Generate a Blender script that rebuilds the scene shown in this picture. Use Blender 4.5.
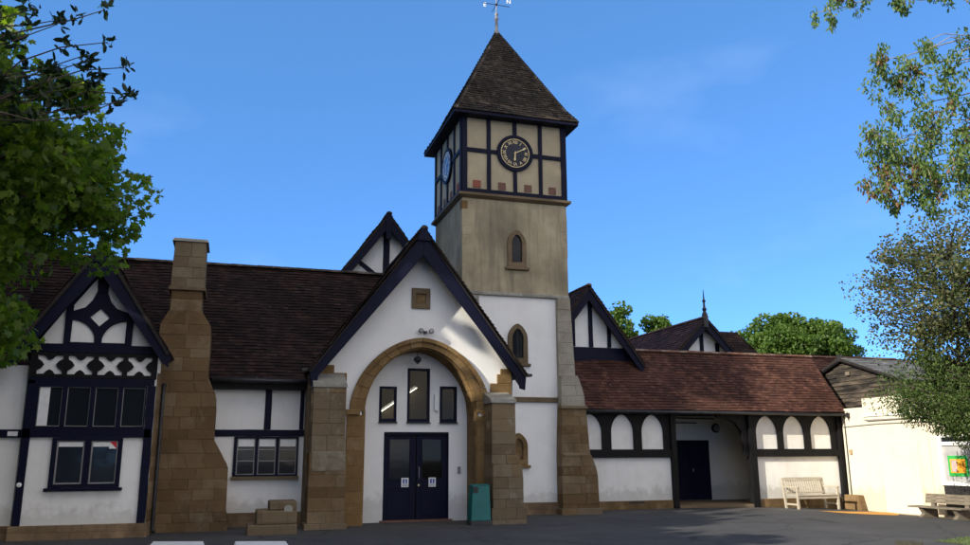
import bpy, math, random
import numpy as np
from mathutils import Vector, Matrix
from mathutils.geometry import tessellate_polygon

random.seed(7); RN = np.random.default_rng(11)
for o in list(bpy.data.objects): bpy.data.objects.remove(o, do_unlink=True)
SC = bpy.context.scene; COL = SC.collection

# ------------------------------------------------------------ camera
PITCH, YAW, ROLL = math.radians(12.7), math.radians(17.2), math.radians(0.3)
fw = Vector((math.sin(YAW)*math.cos(PITCH), math.cos(YAW)*math.cos(PITCH), math.sin(PITCH)))
rt = Vector((math.cos(YAW), -math.sin(YAW), 0)); up = rt.cross(fw)
r2 = rt*math.cos(ROLL) - up*math.sin(ROLL); u2 = rt*math.sin(ROLL) + up*math.cos(ROLL)
cd = bpy.data.cameras.new('camera'); cam = bpy.data.objects.new('camera', cd); COL.objects.link(cam)
M = Matrix((r2, u2, -fw)).transposed().to_4x4(); M.translation = Vector((0, 0, 1.55)); cam.matrix_world = M
cd.sensor_width = 36; cd.lens = 36*815/970; cd.clip_start = .05; cd.clip_end = 2000
SC.camera = cam

# ------------------------------------------------------------ light
SUN = Vector((-.85, -.30, .47)).normalized()
EL = math.asin(SUN.z); AZ = math.atan2(SUN.x, SUN.y)
w = bpy.data.worlds.new('World'); SC.world = w; w.use_nodes = True
nt = w.node_tree; bg = nt.nodes['Background']
sky = nt.nodes.new('ShaderNodeTexSky'); sky.sky_type = 'NISHITA'; sky.sun_disc = False
sky.sun_elevation = EL; sky.sun_rotation = AZ
sky.air_density = 0.7; sky.dust_density = 0.0; sky.ozone_density = 10; sky.altitude = 6000
hs = nt.nodes.new('ShaderNodeHueSaturation'); hs.inputs['Saturation'].default_value = .95; hs.inputs['Hue'].default_value = .492; nt.links.new(sky.outputs[0], hs.inputs['Color'])
tc = nt.nodes.new('ShaderNodeTexCoord'); cn_ = nt.nodes.new('ShaderNodeTexNoise'); cn_.inputs['Scale'].default_value = 3.2; cn_.inputs['Detail'].default_value = 6
mp_ = nt.nodes.new('ShaderNodeMapping'); mp_.inputs['Scale'].default_value = (1, 1, 2.4); nt.links.new(tc.outputs['Generated'], mp_.inputs[0]); nt.links.new(mp_.outputs[0], cn_.inputs['Vector'])
rp = nt.nodes.new('ShaderNodeMapRange'); rp.inputs[1].default_value = .60; rp.inputs[2].default_value = .85; rp.inputs[3].default_value = 0; rp.inputs[4].default_value = .12; nt.links.new(cn_.outputs['Fac'], rp.inputs[0])
mx = nt.nodes.new('ShaderNodeMix'); mx.data_type = 'RGBA'; nt.links.new(rp.outputs[0], mx.inputs[0]); 
ev = nt.nodes.new('ShaderNodeMix'); ev.data_type = 'RGBA'; ev.inputs[0].default_value = .45; nt.links.new(hs.outputs[0], ev.inputs[6]); ev.inputs[7].default_value = (.24, .78, 1.75, 1)
nt.links.new(ev.outputs[2], mx.inputs[6]); mx.inputs[7].default_value = (2.2, 2.6, 3.6, 1)
# broken bright cloud added in the unseen sky behind the viewpoint, filling the shaded front
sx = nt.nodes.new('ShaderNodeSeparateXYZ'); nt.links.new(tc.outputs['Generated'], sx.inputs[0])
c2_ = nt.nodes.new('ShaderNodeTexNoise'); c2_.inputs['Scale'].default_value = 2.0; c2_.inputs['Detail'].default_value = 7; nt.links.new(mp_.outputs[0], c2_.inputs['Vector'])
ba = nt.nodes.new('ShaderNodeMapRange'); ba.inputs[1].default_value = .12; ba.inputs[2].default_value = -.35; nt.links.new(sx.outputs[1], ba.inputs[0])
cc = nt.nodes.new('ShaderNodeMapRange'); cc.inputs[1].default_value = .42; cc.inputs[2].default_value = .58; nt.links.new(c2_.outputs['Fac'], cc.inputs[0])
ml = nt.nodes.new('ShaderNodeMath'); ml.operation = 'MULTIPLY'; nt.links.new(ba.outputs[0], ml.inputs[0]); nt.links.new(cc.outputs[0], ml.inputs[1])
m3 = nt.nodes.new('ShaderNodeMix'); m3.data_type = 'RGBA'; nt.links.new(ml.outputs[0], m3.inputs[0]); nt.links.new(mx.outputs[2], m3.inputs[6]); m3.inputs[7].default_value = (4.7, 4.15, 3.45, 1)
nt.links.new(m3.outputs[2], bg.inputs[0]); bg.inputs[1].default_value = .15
ld = bpy.data.lights.new('sun', 'SUN'); ld.energy = 2.4; ld.angle = math.radians(.53); ld.color = (1, .93, .80)
so = bpy.data.objects.new('sun', ld); COL.objects.link(so); so.rotation_euler = (-SUN).to_track_quat('-Z', 'Y').to_euler()
so.location = (-20, -10, 30)
SC.view_settings.view_transform = 'Standard'; SC.view_settings.look = 'None'
SC.view_settings.exposure = 1.72; SC.view_settings.gamma = 1; SC.view_settings.use_curve_mapping = False

# ------------------------------------------------------------ materials
def new_mat(name):
    m = bpy.data.materials.new(name); m.use_nodes = True
    return m, m.node_tree, m.node_tree.nodes['Principled BSDF']
def nz(t, scale, detail=6, rough=.6, coord='Object', stretch=None):
    tc = t.nodes.new('ShaderNodeTexCoord'); n = t.nodes.new('ShaderNodeTexNoise')
    n.inputs['Scale'].default_value = scale; n.inputs['Detail'].default_value = detail; n.inputs['Roughness'].default_value = rough
    if stretch:
        mp = t.nodes.new('ShaderNodeMapping'); mp.inputs['Scale'].default_value = stretch
        t.links.new(tc.outputs[coord], mp.inputs[0]); t.links.new(mp.outputs[0], n.inputs['Vector'])
    else: t.links.new(tc.outputs[coord], n.inputs['Vector'])
    return n.outputs['Fac']
def ramp(t, fac, stops):
    r = t.nodes.new('ShaderNodeValToRGB'); e = r.color_ramp.elements
    while len(e) < len(stops): e.new(.5)
    for k, (p, c) in enumerate(stops): e[k].position = p; e[k].color = (*c, 1) if len(c) == 3 else c
    t.links.new(fac, r.inputs[0]); return r.outputs[0]
def mix(t, fac, a, b, mode='MIX'):
    m = t.nodes.new('ShaderNodeMix'); m.data_type = 'RGBA'; m.blend_type = mode
    if isinstance(fac, (int, float)): m.inputs[0].default_value = fac
    else: t.links.new(fac, m.inputs[0])
    for s, v in ((6, a), (7, b)):
        if isinstance(v, tuple): m.inputs[s].default_value = (*v, 1)
        else: t.links.new(v, m.inputs[s])
    return m.outputs[2]
def bump(t, bsdf, h, strength=.3, dist=.02):
    b = t.nodes.new('ShaderNodeBump'); b.inputs['Strength'].default_value = strength; b.inputs['Distance'].default_value = dist
    t.links.new(h, b.inputs['Height']); t.links.new(b.outputs[0], bsdf.inputs['Normal'])
def mottled(name, c1, c2, scale=3, rough=.8, bs=.25, bscale=30, c3=None, stretch=None, spec=.3, metal=0, lo=.35, hi=.65, bd=.01):
    m, t, b = new_mat(name)
    col = ramp(t, nz(t, scale, stretch=stretch), [(lo, c1), (hi, c2)])
    if c3: col = mix(t, ramp(t, nz(t, scale*.37, 4), [(.5, (0, 0, 0)), (.68, (1, 1, 1))]), col, c3)
    t.links.new(col, b.inputs['Base Color']); b.inputs['Roughness'].default_value = rough
    b.inputs['Specular IOR Level'].default_value = spec; b.inputs['Metallic'].default_value = metal
    if bs: bump(t, b, nz(t, bscale), bs, bd)
    return m
def render_mat(name, base, dirt, grime=(.22, .20, .15), amount=.5, ht=.6):
    """painted roughcast: streaky stains, grime splashed up from the foot of the wall"""
    m, t, b = new_mat(name)
    c = mix(t, ramp(t, nz(t, 1.3, 7), [(.45, (0, 0, 0)), (.8, (amount,)*3)]), base, dirt)
    c = mix(t, ramp(t, nz(t, 2.2, 6, stretch=(3, 3, .35)), [(.56, (0, 0, 0)), (.8, (amount*.8,)*3)]), c, dirt)
    g = t.nodes.new('ShaderNodeNewGeometry'); s = t.nodes.new('ShaderNodeSeparateXYZ'); t.links.new(g.outputs['Position'], s.inputs[0])
    a = t.nodes.new('ShaderNodeMath'); a.operation = 'MULTIPLY_ADD'; t.links.new(nz(t, 4, 6), a.inputs[0]); a.inputs[1].default_value = -.9; t.links.new(s.outputs[2], a.inputs[2])
    gr = ramp(t, a.outputs[0], [(0, (.32,)*3), (.34*ht, (0, 0, 0))])
    c = mix(t, gr, c, grime)
    t.links.new(c, b.inputs['Base Color']); b.inputs['Roughness'].default_value = .85; b.inputs['Specular IOR Level'].default_value = .2
    bump(t, b, nz(t, 22, 8, .7), .35, .012)
    return m
def stone_mat(name, c1, c2, c3, bw=.52, bh=.26, mortar=(.16, .13, .09), scale=2.2, vary=.25):
    m, t, b = new_mat(name)
    tc = t.nodes.new('ShaderNodeTexCoord'); s = t.nodes.new('ShaderNodeSeparateXYZ'); t.links.new(tc.outputs['Object'], s.inputs[0])
    a = t.nodes.new('ShaderNodeMath'); t.links.new(s.outputs[0], a.inputs[0]); t.links.new(s.outputs[1], a.inputs[1])
    cb = t.nodes.new('ShaderNodeCombineXYZ'); t.links.new(a.outputs[0], cb.inputs[0]); t.links.new(s.outputs[2], cb.inputs[1])
    br = t.nodes.new('ShaderNodeTexBrick'); dn = t.nodes.new('ShaderNodeTexNoise'); dn.inputs['Scale'].default_value = 1.7; dn.inputs['Detail'].default_value = 5; t.links.new(tc.outputs['Object'], dn.inputs['Vector'])
    va = t.nodes.new('ShaderNodeVectorMath'); va.operation = 'MULTIPLY_ADD'; t.links.new(dn.outputs['Color'], va.inputs[0]); va.inputs[1].default_value = (.05, .05, 0); t.links.new(cb.outputs[0], va.inputs[2]); t.links.new(va.outputs[0], br.inputs['Vector'])
    br.inputs['Scale'].default_value = 1; br.inputs['Brick Width'].default_value = bw; br.inputs['Row Height'].default_value = bh
    br.inputs['Mortar Size'].default_value = .007; br.inputs['Mortar Smooth'].default_value = .8; br.offset = .37; br.squash = 1.3; br.squash_frequency = 3
    br.inputs['Color1'].default_value = (1, 1, 1, 1); br.inputs['Color2'].default_value = (1-vary, 1-vary, 1-vary, 1); br.inputs['Mortar'].default_value = (.42, .40, .36, 1)
    c = ramp(t, nz(t, scale, 8, .65), [(.3, c1), (.52, c2), (.72, c3)])
    c = mix(t, .75, c, br.outputs['Color'], 'MULTIPLY'); c = mix(t, ramp(t, nz(t, .8, 9, .7), [(.45, (0, 0, 0)), (.62, (.75,)*3)]), c, tuple(.55*(a+b_)/2 for a, b_ in zip(c1, c2)))
    c = mix(t, ramp(t, nz(t, 9, 6), [(.58, (0, 0, 0)), (.75, (.5, .5, .5))]), c, mortar)
    t.links.new(c, b.inputs['Base Color']); b.inputs['Roughness'].default_value = .9; b.inputs['Specular IOR Level'].default_value = .15
    h = mix(t, .35, nz(t, 14, 8, .7), br.outputs['Color'])
    bump(t, b, h, .6, .02)
    return m
def ashlar_mat(name, stops, stain, grey):
    m, t, b = new_mat(name)
    at = t.nodes.new('ShaderNodeAttribute'); at.attribute_name = 'tint'
    c = ramp(t, at.outputs['Fac'], stops)
    c = mix(t, ramp(t, nz(t, 1.1, 8, .7), [(.46, (0, 0, 0)), (.66, (.7,)*3)]), c, stain)
    c = mix(t, ramp(t, nz(t, 2.3, 9, .75, stretch=(1, 1, .6)), [(.56, (0, 0, 0)), (.66, (.65,)*3)]), c, grey)
    c = mix(t, ramp(t, nz(t, 26, 6, .7), [(.5, (0, 0, 0)), (.8, (.6,)*3)]), c, tuple(x*.6 for x in stain))
    t.links.new(c, b.inputs['Base Color']); b.inputs['Roughness'].default_value = .92; b.inputs['Specular IOR Level'].default_value = .12
    bump(t, b, nz(t, 18, 9, .75), .8, .02)
    return m
def tile_mat(name, c1, c2, c3, lichen):
    m, t, b = new_mat(name)
    at = t.nodes.new('ShaderNodeAttribute'); at.attribute_name = 'tint'
    c = ramp(t, at.outputs['Fac'], [(0, c1), (.5, c2), (1, c3)])
    c = mix(t, ramp(t, nz(t, 1.1, 5), [(.42, (0, 0, 0)), (.62, (.75,)*3)]), c, tuple(x*.45 for x in c2))
    c = mix(t, ramp(t, nz(t, .55, 4, .5, stretch=(1, 1, 2)), [(.50, (0, 0, 0)), (.66, (.55,)*3)]), c, tuple(x*.8 for x in c3))
    c = mix(t, ramp(t, nz(t, 7, 9, .75), [(.60, (0, 0, 0)), (.72, (.75,)*3)]), c, lichen)
    t.links.new(c, b.inputs['Base Color']); b.inputs['Roughness'].default_value = .85; b.inputs['Specular IOR Level'].default_value = .2
    bump(t, b, nz(t, 40, 4), .4, .006)
    return m
def leaf_mat(name, c1, c2, trans=.35):
    m, t, b = new_mat(name)
    at = t.nodes.new('ShaderNodeAttribute'); at.attribute_name = 'tint'
    c = ramp(t, at.outputs['Fac'], [(0, c1), (1, c2)])
    t.links.new(c, b.inputs['Base Color']); b.inputs['Roughness'].default_value = .5; b.inputs['Specular IOR Level'].default_value = .3
    tr = t.nodes.new('ShaderNodeBsdfTranslucent'); cc = mix(t, .5, c, (.35, .5, .02), 'SCREEN') if False else c
    hs = t.nodes.new('ShaderNodeHueSaturation'); hs.inputs['Value'].default_value = 1.9; hs.inputs['Saturation'].default_value = 1.1
    t.links.new(cc, hs.inputs['Color']); t.links.new(hs.outputs[0], tr.inputs[0])
    ms = t.nodes.new('ShaderNodeMixShader'); ms.inputs[0].default_value = trans
    t.links.new(b.outputs[0], ms.inputs[1]); t.links.new(tr.outputs[0], ms.inputs[2])
    t.links.new(ms.outputs[0], t.nodes['Material Output'].inputs[0])
    return m
def glass_dark(name, col=(.012, .015, .02), rough=.06):
    m, t, b = new_mat(name)
    b.inputs['Base Color'].default_value = (*col, 1); b.inputs['Roughness'].default_value = rough; b.inputs['Specular IOR Level'].default_value = .2
    bump(t, b, nz(t, 2.5, 2), .12, .01); return m
def glass_clear(name):
    m, t, b = new_mat(name)
    tr = t.nodes.new('ShaderNodeBsdfTransparent'); tr.inputs[0].default_value = (.48, .49, .47, 1)
    gl = t.nodes.new('ShaderNodeBsdfGlossy'); gl.inputs['Roughness'].default_value = .04
    ms = t.nodes.new('ShaderNodeMixShader'); fr = t.nodes.new('ShaderNodeFresnel'); fr.inputs[0].default_value = 1.28
    t.links.new(fr.outputs[0], ms.inputs[0]); t.links.new(tr.outputs[0], ms.inputs[1]); t.links.new(gl.outputs[0], ms.inputs[2])
    t.links.new(ms.outputs[0], t.nodes['Material Output'].inputs[0]); return m

MT = {}
MT['white'] = render_mat('white_render', (.78, .775, .745), (.60, .585, .54))
MT['white2'] = render_mat('white_render_gallery', (.77, .755, .715), (.52, .49, .42), amount=.6)
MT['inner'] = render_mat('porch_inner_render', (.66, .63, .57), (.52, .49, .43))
MT['cream'] = render_mat('cream_painted_wall', (.63, .575, .45), (.53, .47, .35), grime=(.40, .30, .18), amount=.45, ht=.5)
MT['creamdoor'] = mottled('cream_door_panel', (.61, .57, .47), (.57, .53, .43), 2, .7, .1, 20)
MT['tan'] = mottled('tan_plaster', (.32, .27, .18), (.39, .335, .225), 1.6, .9, .3, 18, c3=(.31, .26, .18))
MT['towerstone'] = None
MT['navy'] = mottled('navy_painted_timber', (.0020, .0030, .014), (.0034, .0048, .021), 5, .6, .25, 9, stretch=(1, 1, 6), spec=.15)
MT['blackwood'] = mottled('black_painted_timber', (.004, .004, .005), (.010, .0095, .010), 4, .6, .35, 9, stretch=(4, 4, 1), spec=.15)
MT['ochre'] = stone_mat('ochre_sandstone', (.12, .075, .036), (.21, .135, .065), (.31, .22, .125), vary=.38)
MT['ochre2'] = stone_mat('arch_sandstone', (.16, .098, .042), (.235, .15, .065), (.31, .21, .11), bw=.7, bh=.33)
MT['weathered'] = stone_mat('weathered_sandstone', (.11, .08, .048), (.19, .14, .085), (.27, .215, .145), scale=1.6)
MT['ash_ochre'] = ashlar_mat('ochre_ashlar', [(0, (.115, .073, .036)), (.35, (.143, .092, .047)), (.75, (.168, .112, .060)), (1, (.20, .15, .09))], (.085, .054, .028), (.21, .17, .115))
MT['ash_weather'] = ashlar_mat('weathered_ashlar', [(0, (.145, .105, .066)), (.4, (.175, .135, .085)), (.75, (.205, .165, .11)), (1, (.19, .125, .062))], (.10, .074, .046), (.27, .24, .185))
MT['ash_grey'] = ashlar_mat('grey_ashlar', [(0, (.27, .245, .195)), (.5, (.31, .285, .23)), (1, (.35, .325, .27))], (.19, .16, .115), (.42, .40, .36))
MT['ash_arch'] = ashlar_mat('arch_ashlar', [(0, (.175, .108, .045)), (.5, (.20, .125, .052)), (1, (.235, .155, .072))], (.13, .08, .036), (.28, .21, .13))
MT['butt'] = stone_mat('stained_buttress_stone', (.23, .20, .15), (.22, .175, .115), (.22, .14, .065), scale=.9)
MT['lichen'] = stone_mat('lichened_stone', (.17, .13, .08), (.26, .23, .17), (.38, .37, .32), scale=5)
MT['grey'] = stone_mat('grey_limestone', (.22, .21, .18), (.33, .32, .28), (.42, .40, .35), bw=.6, bh=.3)
MT['plinth'] = stone_mat('plinth_stone', (.12, .08, .05), (.21, .145, .085), (.30, .21, .12), bw=.45, bh=.16)
MT['tile_dark'] = tile_mat('brown_clay_tiles', (.012, .007, .006), (.022, .011, .009), (.042, .023, .018), (.11, .10, .08))
MT['tile_red'] = tile_mat('red_clay_tiles', (.040, .017, .012), (.068, .028, .019), (.112, .050, .034), (.28, .22, .17))
MT['tile_tower'] = tile_mat('mossy_tower_tiles', (.017, .013, .010), (.036, .027, .020), (.068, .053, .038), (.28, .26, .21))
MT['slate'] = tile_mat('grey_slates', (.09, .09, .09), (.13, .13, .125), (.18, .175, .17), (.24, .24, .2))
MT['under'] = mottled('roof_boarding', (.012, .010, .010), (.025, .02, .018), 4, .9, 0)
MT['ridge'] = mottled('ridge_tiles', (.025, .018, .014), (.05, .036, .028), 6, .9, .4, 14, c3=(.16, .14, .11))
MT['ridge_red'] = mottled('red_ridge_tiles', (.10, .045, .03), (.17, .08, .05), 6, .9, .4, 14, c3=(.26, .2, .15))
MT['lead'] = mottled('lead', (.16, .16, .17), (.28, .28, .29), 6, .6, .2, 12, metal=.3)
MT['iron'] = mottled('black_iron', (.012, .012, .014), (.03, .03, .03), 8, .5, .1, 20, spec=.4)
MT['gold'] = mottled('gilded_paint', (.55, .42, .18), (.75, .62, .32), 9, .45, .1, 20, spec=.5)
MT['pale'] = mottled('pale_paint', (.68, .68, .66), (.78, .78, .76), 6, .55, .1, 20)
MT['face'] = mottled('clock_dial_paint', (.006, .009, .020), (.012, .014, .028), 5, .35, .1, 20)
MT['face_reflected'] = mottled('dial_blue_reflection', (.03, .10, .22), (.06, .16, .32), 5, .3, .1, 20)  # left dial: bluish reflected light is put into the dial colour
MT['brick'] = mottled('red_brick', (.16, .05, .035), (.26, .085, .06), 14, .9, .4, 30)
MT['brick2'] = mottled('brown_brick', (.11, .06, .045), (.17, .09, .07), 14, .9, .4, 30)
MT['glass'] = glass_dark('dark_glass')
MT['glassb'] = glass_dark('bluish_glass', (.016, .020, .028))
MT['clear'] = glass_clear('clear_glass')
MT['room'] = mottled('room_wall', (.20, .16, .10), (.26, .21, .14), 2, .9, 0)
MT['teal'] = mottled('teal_plastic', (.0, .095, .09), (.003, .125, .118), 3, .45, .08, 30, spec=.4)
MT['darkgrey'] = mottled('dark_grey_plastic', (.03, .03, .032), (.05, .05, .052), 5, .6, .1, 20)
MT['midgrey'] = mottled('grey_plastic', (.18, .18, .18), (.25, .25, .25), 5, .5, .1, 20)
MT['teak'] = mottled('silvered_teak', (.31, .27, .205), (.46, .41, .32), 5, .8, .4, 14, stretch=(1, 6, 6))
MT['oldwood'] = mottled('grey_weathered_wood', (.11, .09, .065), (.19, .16, .12), 5, .9, .5, 14, stretch=(6, 1, 6))
MT['boards'] = mottled('stained_weatherboards', (.012, .010, .009), (.095, .075, .055), 2.2, .9, .6, 10, c3=(.02, .018, .016), stretch=(1, .45, 3), lo=.42, hi=.62)
MT['bark'] = mottled('bark', (.045, .035, .025), (.11, .09, .07), 6, .95, .8, 12, stretch=(2, 2, .5), bd=.03)
MT['palebark'] = mottled('pale_bark', (.20, .16, .12), (.34, .29, .22), 5, .9, .5, 12, bd=.02)
MT['orange'] = mottled('orange_paint', (.52, .22, .03), (.62, .30, .05), 6, .85, .3, 30, c3=(.35, .2, .08))
MT['sand'] = mottled('sandy_paving', (.30, .20, .11), (.42, .31, .19), 5, .95, .4, 30)
MT['stub'] = mottled('dark_timber', (.03, .028, .022), (.06, .055, .04), 8, .9, .4, 20)
MT['green'] = mottled('green_paper', (.02, .30, .05), (.03, .36, .07), 3, .7, 0)
MT['orangepaper'] = mottled('orange_paper', (.65, .25, .02), (.75, .36, .03), 3, .7, 0)
MT['greypaper'] = mottled('grey_paper', (.35, .22, .2), (.5, .42, .4), 20, .7, 0)
MT['red'] = mottled('red_paint', (.45, .02, .03), (.55, .03, .04), 5, .5, 0)
MT['bluepaint'] = mottled('blue_sign', (.01, .03, .25), (.015, .05, .32), 5, .5, 0)

def tower_stone():
    m, t, b = new_mat('stained_tower_render')
    c = ramp(t, nz(t, .9, 7, .6), [(.32, (.20, .17, .115)), (.55, (.33, .285, .19)), (.75, (.43, .37, .26))])
    c = mix(t, ramp(t, nz(t, 1.5, 8, .7, stretch=(3.5, 3.5, .3)), [(.48, (0, 0, 0)), (.75, (.8,)*3)]), c, (.13, .11, .085))
    # rusty soot stain round the lancet
    g = t.nodes.new('ShaderNodeNewGeometry'); mp = t.nodes.new('ShaderNodeMapping'); mp.inputs['Location'].default_value = (-7.1*.9, 0, -7.9*.8); mp.inputs['Scale'].default_value = (.9, 0, .8)
    t.links.new(g.outputs['Position'], mp.inputs[0]); ln = t.nodes.new('ShaderNodeVectorMath'); ln.operation = 'LENGTH'; t.links.new(mp.outputs[0], ln.inputs[0])
    ad = t.nodes.new('ShaderNodeMath'); t.links.new(ln.outputs['Value'], ad.inputs[0]); 
    m2 = t.nodes.new('ShaderNodeMath'); m2.operation = 'MULTIPLY'; m2.inputs[1].default_value = .5; t.links.new(nz(t, 3), m2.inputs[0]); t.links.new(m2.outputs[0], ad.inputs[1])
    c = mix(t, ramp(t, ad.outputs[0], [(.3, (.6,)*3), (1.0, (0, 0, 0))]), c, (.10, .085, .07))
    t.links.new(c, b.inputs['Base Color']); b.inputs['Roughness'].default_value = .95; b.inputs['Specular IOR Level'].default_value = .1
    bump(t, b, nz(t, 16, 8, .7), .5, .015); return m
MT['towerstone'] = tower_stone()

# ------------------------------------------------------------ mesh builder
def root_loc(o):
    while o.parent: o = o.parent
    return Vector(o.location)
class B:
    def __init__(s): s.v = []; s.f = []; s.tint = []
    def add(s, vs, fs, tint=None):
        n = len(s.v); s.v += [tuple(p) for p in vs]; s.f += [tuple(i+n for i in f) for f in fs]
        s.tint += [tint if tint is not None else .5]*len(vs); return s
    def box(s, x0, x1, y0, y1, z0, z1):
        return s.add([(x, y, z) for z in (z0, z1) for y in (y0, y1) for x in (x0, x1)],
              [(0, 2, 3, 1), (4, 5, 7, 6), (0, 1, 5, 4), (2, 6, 7, 3), (0, 4, 6, 2), (1, 3, 7, 5)])
    def hexa(s, p):   # eight corners, bottom ring then top ring
        return s.add(p, [(3, 2, 1, 0), (4, 5, 6, 7), (0, 1, 5, 4), (1, 2, 6, 5), (2, 3, 7, 6), (3, 0, 4, 7)])
    def prism(s, poly, a0, a1, axis='y', holes=()):
        """polygon in the plane across axis: y->(x,z)  x->(y,z)  z->(x,y); extruded a0..a1"""
        def P(q, a): return (q[0], a, q[1]) if axis == 'y' else ((a, q[0], q[1]) if axis == 'x' else (q[0], q[1], a))
        loops = [list(poly)] + [list(h) for h in holes]; flat = [q for l in loops for q in l]
        tris = tessellate_polygon([[Vector((q[0], q[1], 0)) for q in l] for l in loops])
        n = len(flat)
        fs = [tuple(t) for t in tris] + [tuple(i+n for i in reversed(t)) for t in tris]
        k = 0
        for l in loops:
            m = len(l)
            for i in range(m): j = (i+1) % m; fs.append((k+i, k+i+n, k+j+n, k+j))
            k += m
        return s.add([P(q, a0) for q in flat] + [P(q, a1) for q in flat], fs)
    def bar(s, p, q, wd, a0, a1, axis='y'):
        p = Vector(p); q = Vector(q); L = (q-p).length; d = (q-p)/L; n = Vector((-d.y, d.x)); k = max(1, int(L/.28)); j = .0045
        lo = [p+d*(L*i/k)-n*(wd/2+random.uniform(-j, j)) for i in range(k+1)]; hi = [p+d*(L*i/k)+n*(wd/2+random.uniform(-j, j)) for i in range(k, -1, -1)]
        return s.prism([tuple(v) for v in lo+hi], a0, a1, axis)
    def tube(s, pts, r, n=8, cap=True):
        pts = [Vector(p) for p in pts]; rs = r if isinstance(r, (list, tuple)) else [r]*len(pts)
        vs = []; prev = None
        for i, p in enumerate(pts):
            d = (pts[min(i+1, len(pts)-1)] - pts[max(i-1, 0)]).normalized()
            if prev is None: x = d.orthogonal().normalized()
            else: x = (prev - d*prev.dot(d)).normalized()
            prev = x; y = d.cross(x)
            vs += [p + (x*math.cos(a*2*math.pi/n) + y*math.sin(a*2*math.pi/n))*rs[i] for a in range(n)]
        fs = [(i*n+a, i*n+(a+1) % n, (i+1)*n+(a+1) % n, (i+1)*n+a) for i in range(len(pts)-1) for a in range(n)]
        if cap: fs += [tuple(range(n))[::-1], tuple(range((len(pts)-1)*n, len(pts)*n))]
        return s.add(vs, fs)
    def lathe(s, prof, c, n=16, axis='z'):
        vs = []
        for r, h in prof:
            for a in range(n):
                x, y = r*math.cos(a*2*math.pi/n), r*math.sin(a*2*math.pi/n)
                vs.append((c[0]+x, c[1]+y, c[2]+h) if axis == 'z' else ((c[0]+x, c[1]-h, c[2]+y) if axis == 'y' else (c[0]-h, c[1]+x, c[2]+y)))
        m = len(prof)
        fs = [(i*n+a, i*n+(a+1) % n, (i+1)*n+(a+1) % n, (i+1)*n+a) for i in range(m-1) for a in range(n)]
        fs += [tuple(range(n))[::-1], tuple(range((m-1)*n, m*n))]
        return s.add(vs, fs)
    def make(s, name, mat, parent=None, bevel=0, smooth=False, tint=False):
        me = bpy.data.meshes.new(name); L = root_loc(parent) if parent else Vector((0, 0, 0))
        me.from_pydata([(a-L.x, b-L.y, c-L.z) for a, b, c in s.v], [], s.f)
        if tint:
            at = me.attributes.new('tint', 'FLOAT', 'POINT'); at.data.foreach_set('value', s.tint)
        me.materials.append(MT[mat] if isinstance(mat, str) else mat); me.update()
        if smooth: me.polygons.foreach_set('use_smooth', [True]*len(me.polygons))
        o = bpy.data.objects.new(name, me); COL.objects.link(o)
        if parent: o.parent = parent
        if bevel:
            md = o.modifiers.new('bevel', 'BEVEL'); md.width = bevel; md.segments = 2; md.limit_method = 'ANGLE'; md.angle_limit = math.radians(40)
        return o
def thing(name, label, cat, loc=(0, 0, 0), group=None):
    o = bpy.data.objects.new(name, None); COL.objects.link(o); o.location = loc; o.empty_display_size = .3
    o['label'] = label; o['category'] = cat
    if group: o['group'] = group
    return o
def tag(o, label, cat, group=None):
    o['label'] = label; o['category'] = cat
    if group: o['group'] = group
    return o
def lab(o, l): o['label'] = l; return o
def recentre(o, loc):
    loc = Vector(loc); o.data.transform(Matrix.Translation(-loc)); o.location = loc; return o
def text(name, body, size, mat, parent, loc, rot=(math.pi/2, 0, 0), ext=.006):
    cu = bpy.data.curves.new(name, 'FONT'); cu.body = body; cu.size = size; cu.align_x = 'CENTER'; cu.align_y = 'CENTER'; cu.extrude = ext; cu.offset = size*.012
    t = bpy.data.objects.new('tmp', cu); COL.objects.link(t); bpy.context.view_layer.update()
    me = bpy.data.meshes.new_from_object(t.evaluated_get(bpy.context.evaluated_depsgraph_get()))
    bpy.data.objects.remove(t); me.materials.clear(); me.materials.append(MT[mat]); me.name = name
    o = bpy.data.objects.new(name, me); COL.objects.link(o); o.parent = parent
    o.location = Vector(loc)-root_loc(parent); o.rotation_euler = rot
    return o

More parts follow.
